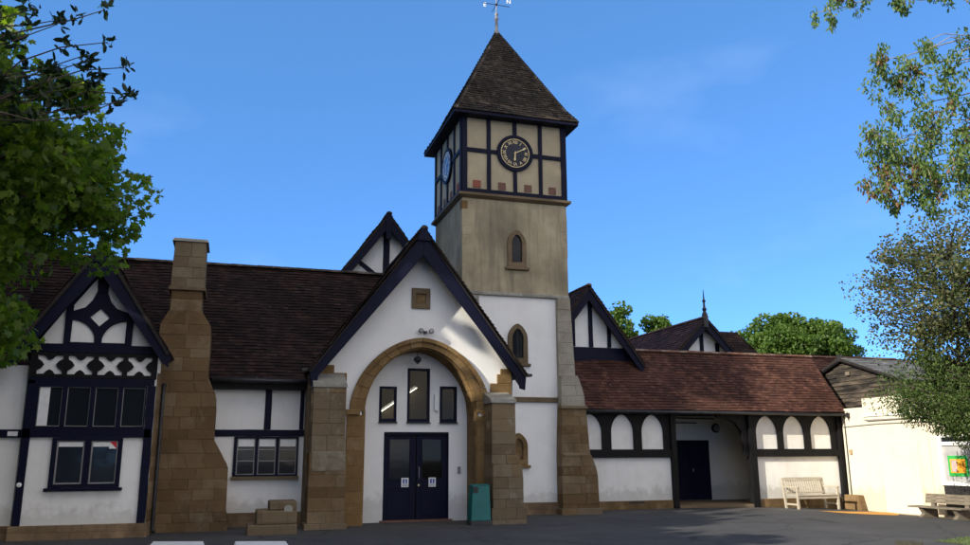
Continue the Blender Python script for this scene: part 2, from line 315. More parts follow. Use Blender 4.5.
# courses of real overlapping tiles on a planar roof slope
def tiles(E0, E1, T1, T0, mat, parent, name='tiles', gauge=.105, wd=.17, sag=.0, under=True, thick=.016):
    E0, E1, T1, T0 = map(Vector, (E0, E1, T1, T0)); b = B()
    along = (E1-E0).normalized(); n = along.cross((T0-E0)).normalized()
    if n.z < 0: n = -n
    upv = n.cross(along); 
    if upv.z < 0: upv = -upv
    H = (T0-E0).dot(upv); rows = max(2, int(H/gauge)); g = H/rows
    fL = lambda h: E0+(T0-E0)*(h/H); fR = lambda h: E1+(T1-E1)*(h/H)
    for r in range(rows):
        h = r*g; a = fL(h); c = fR(h); L = (c-a).dot(along)
        if L < .03: continue
        x = -(wd*.5 if r % 2 else 0) - random.uniform(0, .02)
        while x < L:
            x0 = max(x, 0); x1 = min(x+wd, L)
            if x1-x0 > .02:
                lift = thick*random.uniform(.8, 1.7); dz = random.uniform(-.004, .004); tl = random.uniform(-.004, .004)
                p0 = a+along*(x0+.0015)+upv*dz; p1 = a+along*(x1-.0015)+upv*(dz+tl); wv = math.sin((a+along*x0).x*2.1+h*1.3)*.012+math.sin(x0*5.1+r)*.004
                off = n*(wv+.012); q0 = p0+upv*(g*1.35); q1 = p1+upv*(g*1.35)
                b.add([p0+off, p1+off, p1+off+n*lift, p0+off+n*lift, q1+off*.6, q0+off*.6],
                      [(0, 1, 2, 3), (3, 2, 4, 5), (0, 3, 5), (1, 4, 2)], random.random()**1.2)
            x += wd
    o = b.make(name, mat, parent, tint=True)
    if under:
        d = n*-.07; u = B().hexa([E0+d, E1+d, T1+d, T0+d, E0-n*.004, E1-n*.004, T1-n*.004, T0-n*.004]) ; u.make('roof_deck', 'under', parent)
    return o
def ridge(p, q, mat, parent, r=.11, name='ridge_tiles', seg=.33):
    p, q = Vector(p), Vector(q); L = (q-p).length; d = (q-p)/L; n = max(1, int(L/seg)); b = B(); s = L/n
    side = d.cross(Vector((0, 0, 1))).normalized(); u = side.cross(d)
    for i in range(n):
        a = p+d*(i*s); c = p+d*((i+1)*s+.012); k = 1+random.uniform(-.05, .08); vs = []
        for e, kk in ((a, k), (c, k*.93)):
            for j in range(7):
                t = math.pi*(j/6)
                vs.append(e+side*math.cos(t)*r*kk+u*(math.sin(t)*r*.75*kk-.05))
        b.add(vs, [(j, j+1, j+8, j+7) for j in range(6)]+[(0, 1, 2, 3, 4, 5, 6), (13, 12, 11, 10, 9, 8, 7)])
    return b.make(name, mat, parent)

def ashlar(name, fx, y0, y1, z0, z1, mat, parent, rh=.27, bw=.46, fy=None):
    """coursed blocks through the whole thickness; fx(z) gives the left and right edge at height z"""
    b = B(); z = z0; row = 0
    while z < z1-.02:
        h = min(rh*random.uniform(.75, 1.2), z1-z)
        if z1-(z+h) < .09: h = z1-z
        a0, c0 = fx(z+.004); a1, c1 = fx(z+h-.004); ya = y0 if fy is None else fy(z+h/2)
        n = max(1, round((c0-a0)/bw)); cuts = [0]+sorted((i+random.uniform(-.22, .22)+(.25 if row % 2 else -.1))/n for i in range(1, n))+[1]
        for i in range(len(cuts)-1):
            g = .002; o = random.uniform(-.005, .005); e = random.uniform(-.004, .004)
            p0 = a0+(c0-a0)*cuts[i]+(g if i else 0); q0 = a0+(c0-a0)*cuts[i+1]-(g if i < len(cuts)-2 else 0)
            p1 = a1+(c1-a1)*cuts[i]+(g if i else 0); q1 = a1+(c1-a1)*cuts[i+1]-(g if i < len(cuts)-2 else 0)
            if i == 0: p0 += e; p1 += e
            zz = z+g; zt = z+h-g; k = .007; t = random.random(); yf = ya+o
            b.add([(p0, y1, zz), (q0, y1, zz), (q1, y1, zt), (p1, y1, zt), (p0, yf+k, zz), (q0, yf+k, zz), (q1, yf+k, zt), (p1, yf+k, zt),
                   (p0+k, yf, zz+k), (q0-k, yf, zz+k), (q1-k, yf, zt-k), (p1+k, yf, zt-k)],
                  [(0, 3, 2, 1), (0, 1, 5, 4), (1, 2, 6, 5), (2, 3, 7, 6), (3, 0, 4, 7), (4, 5, 9, 8), (5, 6, 10, 9), (6, 7, 11, 10), (7, 4, 8, 11), (8, 9, 10, 11)], t)
        z += h; row += 1
    # recessed mortar core
    zs = [z0+(z1-z0)*i/10 for i in range(11)]
    L = [(fx(zz)[0]+.012, zz) for zz in zs]; R_ = [(fx(zz)[1]-.012, zz) for zz in reversed(zs)]
    yc = (y0 if fy is None else max(fy(zz) for zz in zs))+.014
    return b.make(name, mat, parent, tint=True), B().prism(R_+L, yc, y1-.003).make('mortar_core', 'butt', parent)
def prof(pts):
    """piecewise linear edges from [(z, left, right), ...]"""
    Z = [p[0] for p in pts]; A = [p[1] for p in pts]; C = [p[2] for p in pts]
    return lambda z: (float(np.interp(z, Z, A)), float(np.interp(z, Z, C)))
def arc_pts(cx, cz, hw, rise, n=20, point=0.0):
    """upper outline from right spring to left; point>0 pulls towards a pointed arch"""
    out = []
    for i in range(n+1):
        t = math.pi*i/n; x = math.cos(t); z = math.sin(t)
        if point: z = (1-point)*z + point*(1-abs(x)**1.35)
        out.append((cx+hw*x, cz+rise*z))
    return out
def lancet(cx, z0, zs, hw, rise, n=12, point=.35): return [(cx-hw, z0), (cx+hw, z0)] + arc_pts(cx, zs, hw, rise, n, point)

# ------------------------------------------------------------ ground
def gz(x, y=0): t = min(max((x-13)/6, 0), 1.3); return -.16*t*t
def ground():
    m, t, b = new_mat('asphalt')
    c = ramp(t, nz(t, .45, 8, .65), [(.3, (.040, .040, .043)), (.55, (.056, .055, .056)), (.75, (.085, .082, .078))])
    c = mix(t, ramp(t, nz(t, 2.6, 8, .7, stretch=(1, 2.5, 1)), [(.56, (0, 0, 0)), (.72, (.5,)*3)]), c, (.11, .105, .10))
    vo = t.nodes.new('ShaderNodeTexVoronoi'); vo.feature = 'DISTANCE_TO_EDGE'; vo.inputs['Scale'].default_value = .38; vo.inputs['Randomness'].default_value = 1
    tcv = t.nodes.new('ShaderNodeTexCoord'); nv = t.nodes.new('ShaderNodeTexNoise'); nv.inputs['Scale'].default_value = 2.2; nv.inputs['Detail'].default_value = 6; t.links.new(tcv.outputs['Object'], nv.inputs['Vector'])
    vv = t.nodes.new('ShaderNodeVectorMath'); vv.operation = 'MULTIPLY_ADD'; t.links.new(nv.outputs['Color'], vv.inputs[0]); vv.inputs[1].default_value = (.7, .7, 0); t.links.new(tcv.outputs['Object'], vv.inputs[2]); t.links.new(vv.outputs[0], vo.inputs['Vector'])
    c = mix(t, ramp(t, vo.outputs['Distance'], [(.004, (.8,)*3), (.014, (0, 0, 0))]), c, (.018, .018, .018))
    c = mix(t, ramp(t, nz(t, .9, 3, .4, stretch=(1, 1.6, 1)), [(.60, (0, 0, 0)), (.61, (.4,)*3)]), c, (.036, .036, .039))
    c = mix(t, ramp(t, nz(t, 90, 3), [(.55, (0, 0, 0)), (.8, (.5,)*3)]), c, (.16, .155, .145))
    t.links.new(c, b.inputs['Base Color']); b.inputs['Roughness'].default_value = .85; b.inputs['Specular IOR Level'].default_value = .25
    bump(t, b, nz(t, 120, 4), .6, .008)
    xs = list(np.linspace(-400, -12, 12))+list(np.linspace(-10, 30, 81))+list(np.linspace(34, 500, 12))
    ys = list(np.linspace(-300, -12, 8))+list(np.linspace(-10, 40, 26))+list(np.linspace(45, 700, 12))
    B_ = B(); nx = len(xs)
    B_.add([(x, y, gz(x)) for y in ys for x in xs], [(j*nx+i, j*nx+i+1, (j+1)*nx+i+1, (j+1)*nx+i) for j in range(len(ys)-1) for i in range(nx-1)])
    o = B_.make('ground', m, smooth=True); o['kind'] = 'structure'
ground()

# ------------------------------------------------------------ left hall
hall = thing('school_hall', 'long white and navy timbered hall with dark brown tiled roof, left of the arched porch', 'hall', (-1, 20.3, 0))
b = B()
b.box(-.9, 2.2, 20.3, 20.55, .3, 3.4); b.make('wall', 'white', hall)
B().box(-9, 1.75, 20.24, 20.6, -.1, .31).make('plinth', 'plinth', hall, .01)
def timbers(lst, V, proud, mat, parent, name='timber', axis='y', sgn=-1):
    for (p, q, wd) in lst:
        a0, a1 = (V+sgn*proud, V+.0) if sgn < 0 else (V, V+proud)
        B().bar(p, q, wd, a0, a1, axis).make(name, mat, parent, .006)
timbers([((-.8, 2.11), (1.72, 2.11), .16), ((.86, 2.195), (.86, 3.36), .155), ((1.65, 2.195), (1.65, 3.36), .10)], 20.3, .03, 'navy', hall)
# casement window in the hall wall
win = B().box(.13, 1.60, 20.25, 20.30, 1.12, 2.025)
wo = B().prism([(.13, 1.12), (1.60, 1.12), (1.60, 2.025), (.13, 2.025)], 20.235, 20.299, 'y',
     [[(.20+i*.475, 1.16), (.61+i*.475, 1.16), (.61+i*.475, 1.99), (.20+i*.475, 1.99)] for i in range(3)]).make('window', 'navy', hall, .004)
for i in range(3):
    x = .20+i*.475
    B().box(x, x+.41, 20.285, 20.292, 1.16, 1.99).make('glass', 'glass', wo)
    c = B().prism([(x, 1.16), (x+.41, 1.16), (x+.41, 1.99), (x, 1.99)], 20.262, 20.283, 'y', [[(x+.025, 1.18), (x+.385, 1.18), (x+.385, 1.46), (x+.025, 1.46)], [(x+.025, 1.485), (x+.385, 1.485), (x+.385, 1.72), (x+.025, 1.72)], [(x+.025, 1.745), (x+.385, 1.745), (x+.385, 1.97), (x+.025, 1.97)]])
    c.make('casement', 'midgrey', wo, .003)
    B().box(x+.027, x+.383, 20.268, 20.28, 1.80, 1.968).make('blind', 'pale', wo)
B().box(.10, 1.63, 20.16, 20.3, 1.05, 1.118).make('sill', 'weathered', wo, .008)
B().tube([(1.86, 20.13, 3.2), (1.86, 20.13, 1.7), (1.84, 20.12, .12)], .04).make('downpipe', 'iron', hall, smooth=True)
B().tube([(-.45, 19.86, 3.30), (2.0, 19.86, 3.30)], .055).make('gutter', 'iron', hall, smooth=True)
# main roof
EV, RV, EZ, RZ = 19.95, 22.36, 3.34, 6.55
tiles((-9, EV, EZ), (2.6, EV, EZ), (4.2, RV, RZ), (-9, RV, RZ), 'tile_dark', hall, 'roof')
tiles((5.9, 24.77, EZ), (-9, 24.77, EZ), (-9, RV, RZ), (5.9, RV, RZ), 'tile_dark', hall, 'roof', gauge=.2, wd=.3)
ridge((-9, RV, RZ+.05), (4.2, RV, RZ+.05), 'ridge', hall)
B().box(-9, 2.2, 20.02, 20.3, 3.12, 3.36).make('eaves_board', 'blackwood', hall)
B().box(-9, 5.9, 24.3, 24.55, -.1, 3.4).make('rear_wall', 'white', hall)
# left gabled bay
BV = 18.45
bx = thing('gabled_bay', 'navy timbered gable bay with cross panels and big windows, at the left edge', 'building', (-2.7, 18.45, 0))
B().box(-3.92, -1.52, BV+.03, 20.3, .27, 3.75).make('wall', 'white', bx)
B().prism([(-3.9, 3.75), (-1.55, 3.75), (-2.73, 5.6)], BV+.03, 20.4).make('gable_wall', 'white', bx)
B().box(-3.98, -1.46, BV-.06, 20.3, -.1, .272).make('plinth', 'plinth', bx, .012)
ashlar('return_wall', prof([(.27, -1.53, -1.47), (3.3, -1.53, -1.47)]), BV+.12, 20.29, .273, 3.3, 'ash_ochre', bx)
B().box(-9, -3.98, 18.62, 18.9, .27, 3.4).make('side_wall', 'white', bx)
B().box(-9, -3.99, 18.56, 18.9, -.1, .272).make('side_plinth', 'plinth', bx, .012)
T = []
T += [((-3.85, .272), (-3.85, 3.10), .14), ((-1.595, .272), (-1.595, 3.02), .16)]
T += [((-3.92, 2.045), (-1.55, 2.045), .17), ((-3.92, 3.76), (-1.52, 3.76), .17), ((-3.92, 3.09), (-1.55, 3.09), .12)]
timbers(T, BV+.03, .06, 'navy', bx)
B().box(-9, -3.93, 18.56, 18.62, 1.96, 2.12).make('timber', 'navy', bx)
B().box(-4.2, -4.02, 18.545, 18.558, 1.99, 2.08).make('small_sign', 'pale', bx); 
# cross panels frieze
panel = []
for i in range(4):
    cx = -3.56+i*.565; holes = []
    def rotc(a, r): return (cx+r*math.cos(a), 3.425+r*math.sin(a))
    # a fat X with rounded re-entrant bites
    w_, h_ = .235, .19
    X = [(-w_, -h_), (-.10, -h_), (-.055, -.13), (0, -.10), (.055, -.13), (.10, -h_), (w_, -h_), (w_, -.12), (.16, -.07), (.115, 0), (.16, .07), (w_, .12), (w_, h_), (.10, h_), (.055, .13), (0, .10), (-.055, .13), (-.10, h_), (-w_, h_), (-w_, .12), (-.16, .07), (-.115, 0), (-.16, -.07), (-w_, -.12)]
    panel.append([(cx+x, 3.415+z) for x, z in X])
B().prism([(-3.92, 3.155), (-1.52, 3.155), (-1.52, 3.67), (-3.92, 3.67)], BV-.02, BV+.025, 'y', panel).make('cross_panel', 'blackwood', bx, .004)
# gable timbers
G = [((-3.30, 3.85), (-3.30, 4.72), .13), ((-2.13, 3.85), (-2.13, 4.72), .13), ((-2.715, 4.95), (-2.715, 5.5), .14), ((-2.715, 3.85), (-2.715, 4.08), .14)]
timbers(G, BV+.03, .05, 'navy', bx, 'gable_timber')
Pl = []
cx, cz = -2.715, 4.42
holes = [[(cx, cz-.19), (cx+.19, cz), (cx, cz+.19), (cx-.19, cz)]]
def quarter(sx, sz, r=.46):
    # white quadrant whose curved side faces the centre diamond
    o = (cx+sx*.52, cz+sz*.53); pts = [o]
    for k in range(9):
        a = k/8*math.pi/2; pts.append((o[0]-sx*r*math.sin(a), o[1]-sz*(r*math.cos(a))))
    return pts
for sx in (-1, 1):
    holes.append(quarter(sx, -1))
# upper lights: clipped by the rake
for sx in (-1, 1):
    holes.append([(cx+sx*.11, cz+.85), (cx+sx*.10, cz+.55), (cx+sx*.17, cz+.36), (cx+sx*.30, cz+.20), (cx+sx*.52, cz+.12), (cx+sx*.52, cz+.24)])
B().prism([(cx-.60, 3.845), (cx+.60, 3.845), (cx+.60, cz+.40), (cx+.0, cz+1.15), (cx-.60, cz+.40)], BV-.015, BV+.028, 'y', holes).make('curved_brace_panel', 'navy', bx, .004)
# upper windows: four lights
fr = B().prism([(-3.78, 2.13), (-1.69, 2.13), (-1.69, 3.03), (-3.78, 3.03)], BV-.03, BV+.028, 'y',
    [[(-3.70+i*.52, 2.18), (-3.27+i*.52, 2.18), (-3.27+i*.52, 2.97), (-3.70+i*.52, 2.97)] for i in range(4)]).make('window', 'navy', bx, .005)
for i in range(4):
    x = -3.70+i*.52
    B().box(x, x+.43, BV+.005, BV+.012, 2.18, 2.97).make('glass', 'glass', fr)
    B().prism([(x, 2.18), (x+.43, 2.18), (x+.43, 2.97), (x, 2.97)], BV-.005, BV+.004, 'y', [[(x+.015, 2.195), (x+.415, 2.195), (x+.415, 2.955), (x+.015, 2.955)]]).make('light_frame', 'midgrey', fr)
    if i == 0: B().box(x+.016, x+.20, BV-.001, BV+.0045, 2.196, 2.954).make('curtain', 'pale', fr)
# lower window
fr = B().prism([(-3.36, .98), (-2.06, .98), (-2.06, 1.955), (-3.36, 1.955)], BV-.03, BV+.028, 'y',
    [[(-3.27, 1.05), (-2.76, 1.05), (-2.76, 1.90), (-3.27, 1.90)], [(-2.64, 1.05), (-2.14, 1.05), (-2.14, 1.90), (-2.64, 1.90)]]).make('window', 'navy', bx, .005)
for x in (-3.27, -2.64):
    B().box(x, x+.51, BV+.005, BV+.012, 1.05, 1.90).make('glass', 'glassb', fr)
    B().prism([(x, 1.05), (x+.505, 1.05), (x+.505, 1.90), (x, 1.90)], BV-.006, BV+.004, 'y', [[(x+.03, 1.08), (x+.475, 1.08), (x+.475, 1.87), (x+.03, 1.87)]]).make('light_frame', 'midgrey', fr)
    B().box(x+.03, x+.475, BV-.003, BV+.0045, 1.78, 1.868).make('blind', 'pale', fr)
B().prism([(-2.31, 1.88), (-2.17, 1.88), (-2.17, 1.74)], BV-.009, BV-.006).make('red_sticker', 'red', fr)
B().prism([(-2.31, 1.88), (-2.31, 1.74), (-2.17, 1.74)], BV-.009, BV-.006).make('white_sticker', 'pale', fr)
B().box(-3.42, -2.0, BV-.09, BV+.028, .915, .977).make('sill', 'navy', fr, .008)
B().lathe([(.045, 0), (.045, .02), (.02, .03)], (-3.86, BV-.03, 1.05), 12, 'y').make('round_plate', 'pale', bx)
# bay roof + bargeboards
ax, az = -2.75, 5.93; hw = 1.48; ez = 3.66
for s in (-1, 1):
    E = (ax+s*hw, 18.05, ez); A = (ax, 18.05, az)
    Eb = (ax+s*hw, 20.7, ez); Ab = (ax, 22.0, az)
    tiles(E if s < 0 else Eb, Eb if s < 0 else E, Ab if s < 0 else A, A if s < 0 else Ab, 'tile_dark', bx, 'roof')
    d = Vector((s*hw, ez-az)).normalized(); nrm = Vector((-d.y*s, d.x*s)); 
    p = Vector((ax, az-.10)); q = Vector((ax+s*hw, ez-.08)); k = Vector((-s*.0, -.33))
    B().prism([tuple(p), tuple(q), (q.x-s*.02, q.y-.20), (q.x-s*.16, q.y-.08), (ax, az-.62)] if s > 0 else [(ax, az-.62), (q.x+.16, q.y-.08), (q.x+.02, q.y-.20), tuple(q), tuple(p)], 18.10, 18.16).make('bargeboard', 'navy', bx, .006)
ridge((ax, 18.02, az+.03), (ax, 22.0, az+.03), 'ridge', bx, .10)
B().lathe([(.11, 0), (.13, .12), (.09, .22), (.03, .30), (.015, .34)], (ax, 18.12, az-.16), 8).make('apex_knob', 'navy', bx)
B().prism([(ax-.16, az-.42), (ax+.16, az-.42), (ax+.10, az-.05), (ax, az+.08), (ax-.10, az-.05)], 18.05, 18.095).make('apex_board', 'navy', bx, .01)
tiles((-9, 18.2, 3.34), (-4.3, 18.2, 3.34), (-4.3, 20.6, 6.5), (-9, 20.6, 6.5), 'tile_dark', bx, 'roof')
B().tube([(-1.40, 19.9, 3.25), (-1.42, 19.2, 3.1), (-1.42, 19.15, 2.9), (-1.42, 19.15, .1), (-1.38, 19.05, .05)], .04).make('downpipe', 'iron', bx, smooth=True)
# chimney breast
ch = thing('chimney_stack', 'tall stepped ochre stone chimney rising between the gable bay and the hall wall', 'chimney', (-1, 19.8, 0))
ashlar('breast', prof([(-.05, -1.60, .10), (.38, -1.60, .09), (.39, -1.60, .04), (1.38, -1.60, .03), (1.92, -1.60, -.31), (2.90, -1.62, -.31), (3.24, -1.62, -.52), (4.45, -1.62, -.53), (4.80, -1.44, -.76)]), 19.3, 20.6, -.05, 4.80, 'ash_ochre', ch)
ashlar('stack', prof([(4.8, -1.43, -.77), (5.3, -1.43, -.77)]), 19.36, 20.3, 4.80, 5.26, 'ash_ochre', ch)
B().box(-1.50, -.70, 19.30, 20.36, 5.26, 5.34).make('string_course', 'weathered', ch, .015)
ashlar('upper_stack', prof([(5.34, -1.46, -.74), (6.4, -1.44, -.76)]), 19.34, 20.32, 5.34, 6.40, 'ash_weather', ch)
B().hexa([(-1.50, 19.30, 6.40), (-.70, 19.30, 6.40), (-.70, 20.36, 6.40), (-1.50, 20.36, 6.40), (-1.46, 19.34, 6.48), (-.74, 19.34, 6.48), (-.74, 20.32, 6.48), (-1.46, 20.32, 6.48)]).make('cap', 'grey', ch, .012)

# ------------------------------------------------------------ arched porch
po = thing('arched_porch', 'white gabled entrance porch with navy bargeboards and pointed sandstone arch', 'porch', (4.4, 19.6, 0))
PV = 19.6; AC = 4.43
# front gable wall with the arch opening
outer = [(1.85, -.02), (AC-1.42, -.02)] + list(reversed(arc_pts(AC, 2.6, 1.44, 1.60, 28, .12))) + [(AC+1.42, -.02), (6.78, -.02), (6.78, 3.55), (AC-.09, 6.95), (1.85, 3.55)]
B().prism(outer, PV, PV+.45, 'y').make('gable_wall', 'white', po)
# arch ring of two mouldings
def ring(hw0, hw1, r0, r1, y0, y1, name, mat, zb=2.6):
    a = arc_pts(AC, 2.6, hw1, r1, 32, .12); c = arc_pts(AC, 2.6, hw0, r0, 32, .12)
    b = B(); k = 0
    while k < 32:
        e = min(k+2, 32); t = random.random(); g = .004
        A = [Vector(v) for v in a[k:e+1]]; Cc = [Vector(v) for v in c[k:e+1]]
        d0 = (A[1]-A[0]).normalized()*g; d1 = (A[-1]-A[-2]).normalized()*g
        A[0] = A[0]+d0; Cc[0] = Cc[0]+d0; A[-1] = A[-1]-d1; Cc[-1] = Cc[-1]-d1
        n0 = len(b.v); o = random.uniform(-.003, .003); b.prism([tuple(v) for v in A]+[tuple(v) for v in reversed(Cc)], y0+o, y1)
        b.tint[n0:] = [t]*(len(b.v)-n0); k = e
    return b.make(name, 'ash_arch', po, .006, tint=True)
ring(1.61, 1.74, 1.71, 1.81, PV-.09, PV-.001, 'hood_mould', 'ochre2')
ring(1.40, 1.62, 1.58, 1.72, PV-.04, PV+.12, 'arch_order', 'ochre2')
ring(1.36, 1.41, 1.545, 1.59, PV+.06, PV+.76, 'arch_soffit', 'ochre2')
for s in (-1, 1):
    xa, xb = sorted((AC+s*1.40, AC+s*1.80)); ashlar('jamb', lambda z, xa=xa, xb=xb: (xa, xb), PV-.05, PV-.001, -.03, 2.52, 'ash_arch', po, .31)
    B().box(*sorted((AC+s*1.36, AC+s*1.42)), PV-.03, 20.34, -.03, 2.62).make('jamb', 'ochre2' if s < 0 else 'ochre', po, .01)
    B().box(*sorted((AC+s*1.50, AC+s*1.84)), PV-.13, PV-.052, 2.52, 2.64).make('impost', 'ochre2', po, .015)
# inner wall with doors and three windows
DV = 20.37
rect = lambda a, b_, c, d: [(a, c), (b_, c), (b_, d), (a, d)]
dr = (3.67, 5.32, .03, 2.15); w1 = (3.54, 3.96, 2.42, 3.26); w2 = (4.25, 4.81, 2.42, 3.73); w3 = (5.09, 5.52, 2.42, 3.29)
inn = [(AC-1.6, -.03), (3.67, -.03), (3.67, 2.15), (5.32, 2.15), (5.32, -.03), (AC+1.6, -.03), (AC+1.6, 4.4), (AC-1.6, 4.4)]
B().prism(inn, DV, DV+.2, 'y', [rect(*w1), rect(*w2), rect(*w3)]).make('inner_wall', 'white', po)
for wq in (w1, w2, w3):
    a, b_, c, d = wq
    f = B().prism(rect(a-.01, b_+.01, c-.03, d+.01), DV-.02, DV+.05, 'y', [rect(a+.05, b_-.05, c+.05, d-.05)]).make('window', 'navy', po, .005)
    B().box(a+.05, b_-.05, DV+.02, DV+.026, c+.05, d-.05).make('glass', 'clear', f)
    B().box(a-.03, b_+.03, DV-.06, DV-.021, c-.06, c-.03).make('sill', 'iron', f)
# room behind, with one lit ceiling tube
B().box(2.9, 6.0, 22.6, 22.7, 0, 4.3).make('inner_room_wall', 'room', po)
B().box(2.9, 6.0, 20.6, 22.6, 4.2, 4.3).make('inner_room_ceiling', 'room', po)
B().box(2.8, 2.9, 20.6, 22.7, 0, 4.3).make('inner_room_wall', 'room', po)
B().box(6.0, 6.1, 20.6, 22.7, 0, 4.3).make('inner_room_wall', 'room', po)
em, t_, b__ = new_mat('lit_tube'); b__.inputs['Emission Color'].default_value = (1, .93, .8, 1); b__.inputs['Emission Strength'].default_value = 6
tl = thing('ceiling_light', 'lit ceiling tube seen through the small window left of the tall middle one', 'light', (4.43, 22.4, 3.0))
B().tube([(3.93, 22.4, 2.75), (4.93, 22.4, 3.42)], .009).make('tube', em, tl)
B().bar((3.90, 2.78), (4.90, 3.46), .05, 22.43, 22.5).make('housing', 'pale', tl)
# doors
for k, (a, b_) in enumerate(((3.69, 4.49), (4.51, 5.30))):
    z0, z1 = .05, 2.08
    D = B().prism(rect(a, b_, z0, z1), DV+.06, DV+.11, 'y', [rect(a+.13, b_-.14, 1.0, z1-.10)]).make('door', 'navy', po, .006)
    B().box(a+.13, b_-.14, DV+.08, DV+.086, 1.0, z1-.10).make('glass', 'clear' if k else 'glass', D)
    B().prism(rect(a+.10, b_-.11, .14, .84), DV+.045, DV+.059, 'y', [rect(a+.14, b_-.15, .18, .80)]).make('panel_moulding', 'navy', D, .005)
    B().prism(rect(a+.10, b_-.11, .97, z1-.07), DV+.045, DV+.059, 'y', [rect(a+.14, b_-.15, 1.01, z1-.11)]).make('panel_moulding', 'navy', D, .005)
    xs_ = a+.53 if k == 0 else a+.40
    B().box(xs_-.09, xs_+.09, DV+.030, DV+.044, .82, 1.04).make('notice', 'pale', D)
    B().box(xs_-.055, xs_+.055, DV+.026, DV+.030, .90, 1.01).make('notice_symbol', 'bluepaint', D)
    B().lathe([(.016, 0), (.016, .004)], (xs_, DV+.026, .985), 10, 'y').make('symbol_head', 'pale', D)
    B().prism([(xs_-.02, .91), (xs_+.02, .91), (xs_+.012, .965), (xs_-.012, .965)], DV+.022, DV+.026).make('symbol_body', 'pale', D)
    for kk in range(2): B().box(xs_-.07, xs_+.07, DV+.027, DV+.030, .845+kk*.022, .854+kk*.022).make('notice_line', 'darkgrey', D)
    if k == 1:
        B().tube([(a+.06, DV+.045, 1.0), (a+.06, DV+.01, 1.03), (a+.06, DV+.01, 1.27), (a+.06, DV+.045, 1.30)], .012).make('handle', 'lead', D, smooth=True)
        B().lathe([(.025, 0), (.025, .012)], (a+.06, DV+.06, .86), 12, 'y').make('lock', 'gold', D)
B().prism([(3.67, -.02), (3.70, -.02), (3.70, 2.09), (5.29, 2.09), (5.29, -.02), (5.32, -.02), (5.32, 2.15), (3.67, 2.15)], DV-.01, DV+.12).make('door_frame', 'navy', po, .005)
B().box(3.60, 5.40, DV-.12, DV+.2, -.03, .045).make('threshold', 'brick2', po, .01)
# fittings on the porch
B().box(5.55, 5.63, DV-.035, DV-.001, 1.13, 1.30).make('keypad', 'midgrey', po, .006)
B().box(4.93, 5.02, DV-.08, DV-.001, 2.68, 3.10).make('white_box_light', 'pale', po, .01)
al = thing('arch_lantern', 'small black lantern hanging under the crown of the sandstone arch', 'lamp', (4.40, 19.95, 3.95))
B().tube([(4.40, 19.95, 4.1), (4.40, 19.95, 3.98)], .012).make('stem', 'iron', al)
B().lathe([(.02, .0), (.085, -.03), (.10, -.10), (.06, -.15)], (4.40, 19.95, 4.0), 14).make('shade', 'iron', al, smooth=True)
B().lathe([(.055, -.12), (.06, -.16), (.03, -.20)], (4.40, 19.95, 4.0), 12).make('lens', 'clear', al, smooth=True)
fl = thing('twin_floodlight', 'pair of small floodlights on the white wall just above the sandstone arch', 'floodlight', (4.5, 19.6, 4.55))
B().box(4.46, 4.54, PV-.07, PV-.002, 4.52, 4.58).make('bracket', 'iron', fl, .006)
for s in (-1, 1):
    h = B().lathe([(.03, -.04), (.05, .0), (.065, .08), (.06, .09)], (4.5+s*.13, PV-.08, 4.57), 12, 'y').make('lamp_head', 'iron', fl)
    B().lathe([(.05, .091), (.02, .097)], (4.5+s*.13, PV-.08, 4.57), 12, 'y').make('lens', 'midgrey', h)
vb = B().prism(rect(4.15, 4.62, 5.14, 5.66), PV-.05, PV-.001, 'y', [rect(4.26, 4.51, 5.26, 5.52)]).make('vent_surround', 'weathered', po, .01)
B().box(4.26, 4.51, PV-.02, PV-.003, 5.26, 5.52).make('vent_block', 'ochre', vb, .01)
# buttresses & kneelers
def wedge(x0, x1, y0, y1, za, zb, zbk):   # block with a top sloping up to the wall
    return B().hexa([(x0, y0, za), (x1, y0, za), (x1, y1, za), (x0, y1, za), (x0, y0+.02, zb), (x1, y0+.02, zb), (x1, y1, zbk), (x0, y1, zbk)])
ashlar('buttress', prof([(-.05, 1.68, 2.62), (.12, 1.68, 2.62)]), 18.87, 19.59, -.05, .12, 'ash_weather', po)
ashlar('buttress', prof([(.12, 1.74, 2.56), (1.66, 1.74, 2.56)]), 18.92, 19.59, .12, 1.66, 'ash_ochre', po)
B().box(1.79, 2.55, 18.908, 19.0, 1.24, 1.67).make('patch_repair', 'lichen', po, .02)
ashlar('buttress', prof([(1.66, 1.78, 2.52), (3.1, 1.78, 2.52)]), 18.93, 19.59, 1.66, 3.10, 'ash_weather', po, .34)
wedge(1.76, 2.54, 18.90, 19.59, 3.10, 3.18, 3.50).make('buttress_cap', 'grey', po, .015)
ashlar('buttress', prof([(-.05, 5.96, 6.82), (.36, 5.96, 6.82)]), 18.80, 19.59, -.05, .36, 'ash_weather', po, .2)
ashlar('buttress', prof([(.36, 6.0, 6.76), (1.25, 6.0, 6.76), (1.62, 6.01, 6.66)]), 18.84, 19.59, .36, 1.58, 'ash_weather', po, fy=lambda z: 18.84+max(0, z-1.25)*.35)
ashlar('buttress', prof([(1.58, 6.02, 6.62), (2.8, 6.02, 6.62)]), 18.95, 19.59, 1.58, 2.80, 'ash_weather', po, .3)
wedge(5.99, 6.65, 18.92, 19.59, 2.80, 2.90, 3.12).make('buttress_cap', 'grey', po, .015)
for (a, c, z0, z1) in ((6.18, 6.74, 3.05, 3.33), (6.36, 6.74, 3.33, 3.56), (1.86, 2.60, 3.30, 3.50), (1.86, 2.30, 3.50, 3.68)):
    B().box(a, c, PV-.06, PV-.001, z0, z1).make('kneeler', 'ochre2', po, .012)
B().box(6.45, 6.74, PV-.055, PV-.001, 3.56, 3.70).make('kneeler', 'ochre2', po, .012)
# porch side walls
B().box(1.72, 1.86, 19.62, 20.3, -.03, 3.5).make('side_wall', 'weathered', po)
B().box(6.60, 6.78, 20.06, 21.49, -.03, 3.6).make('side_wall', 'white', po)
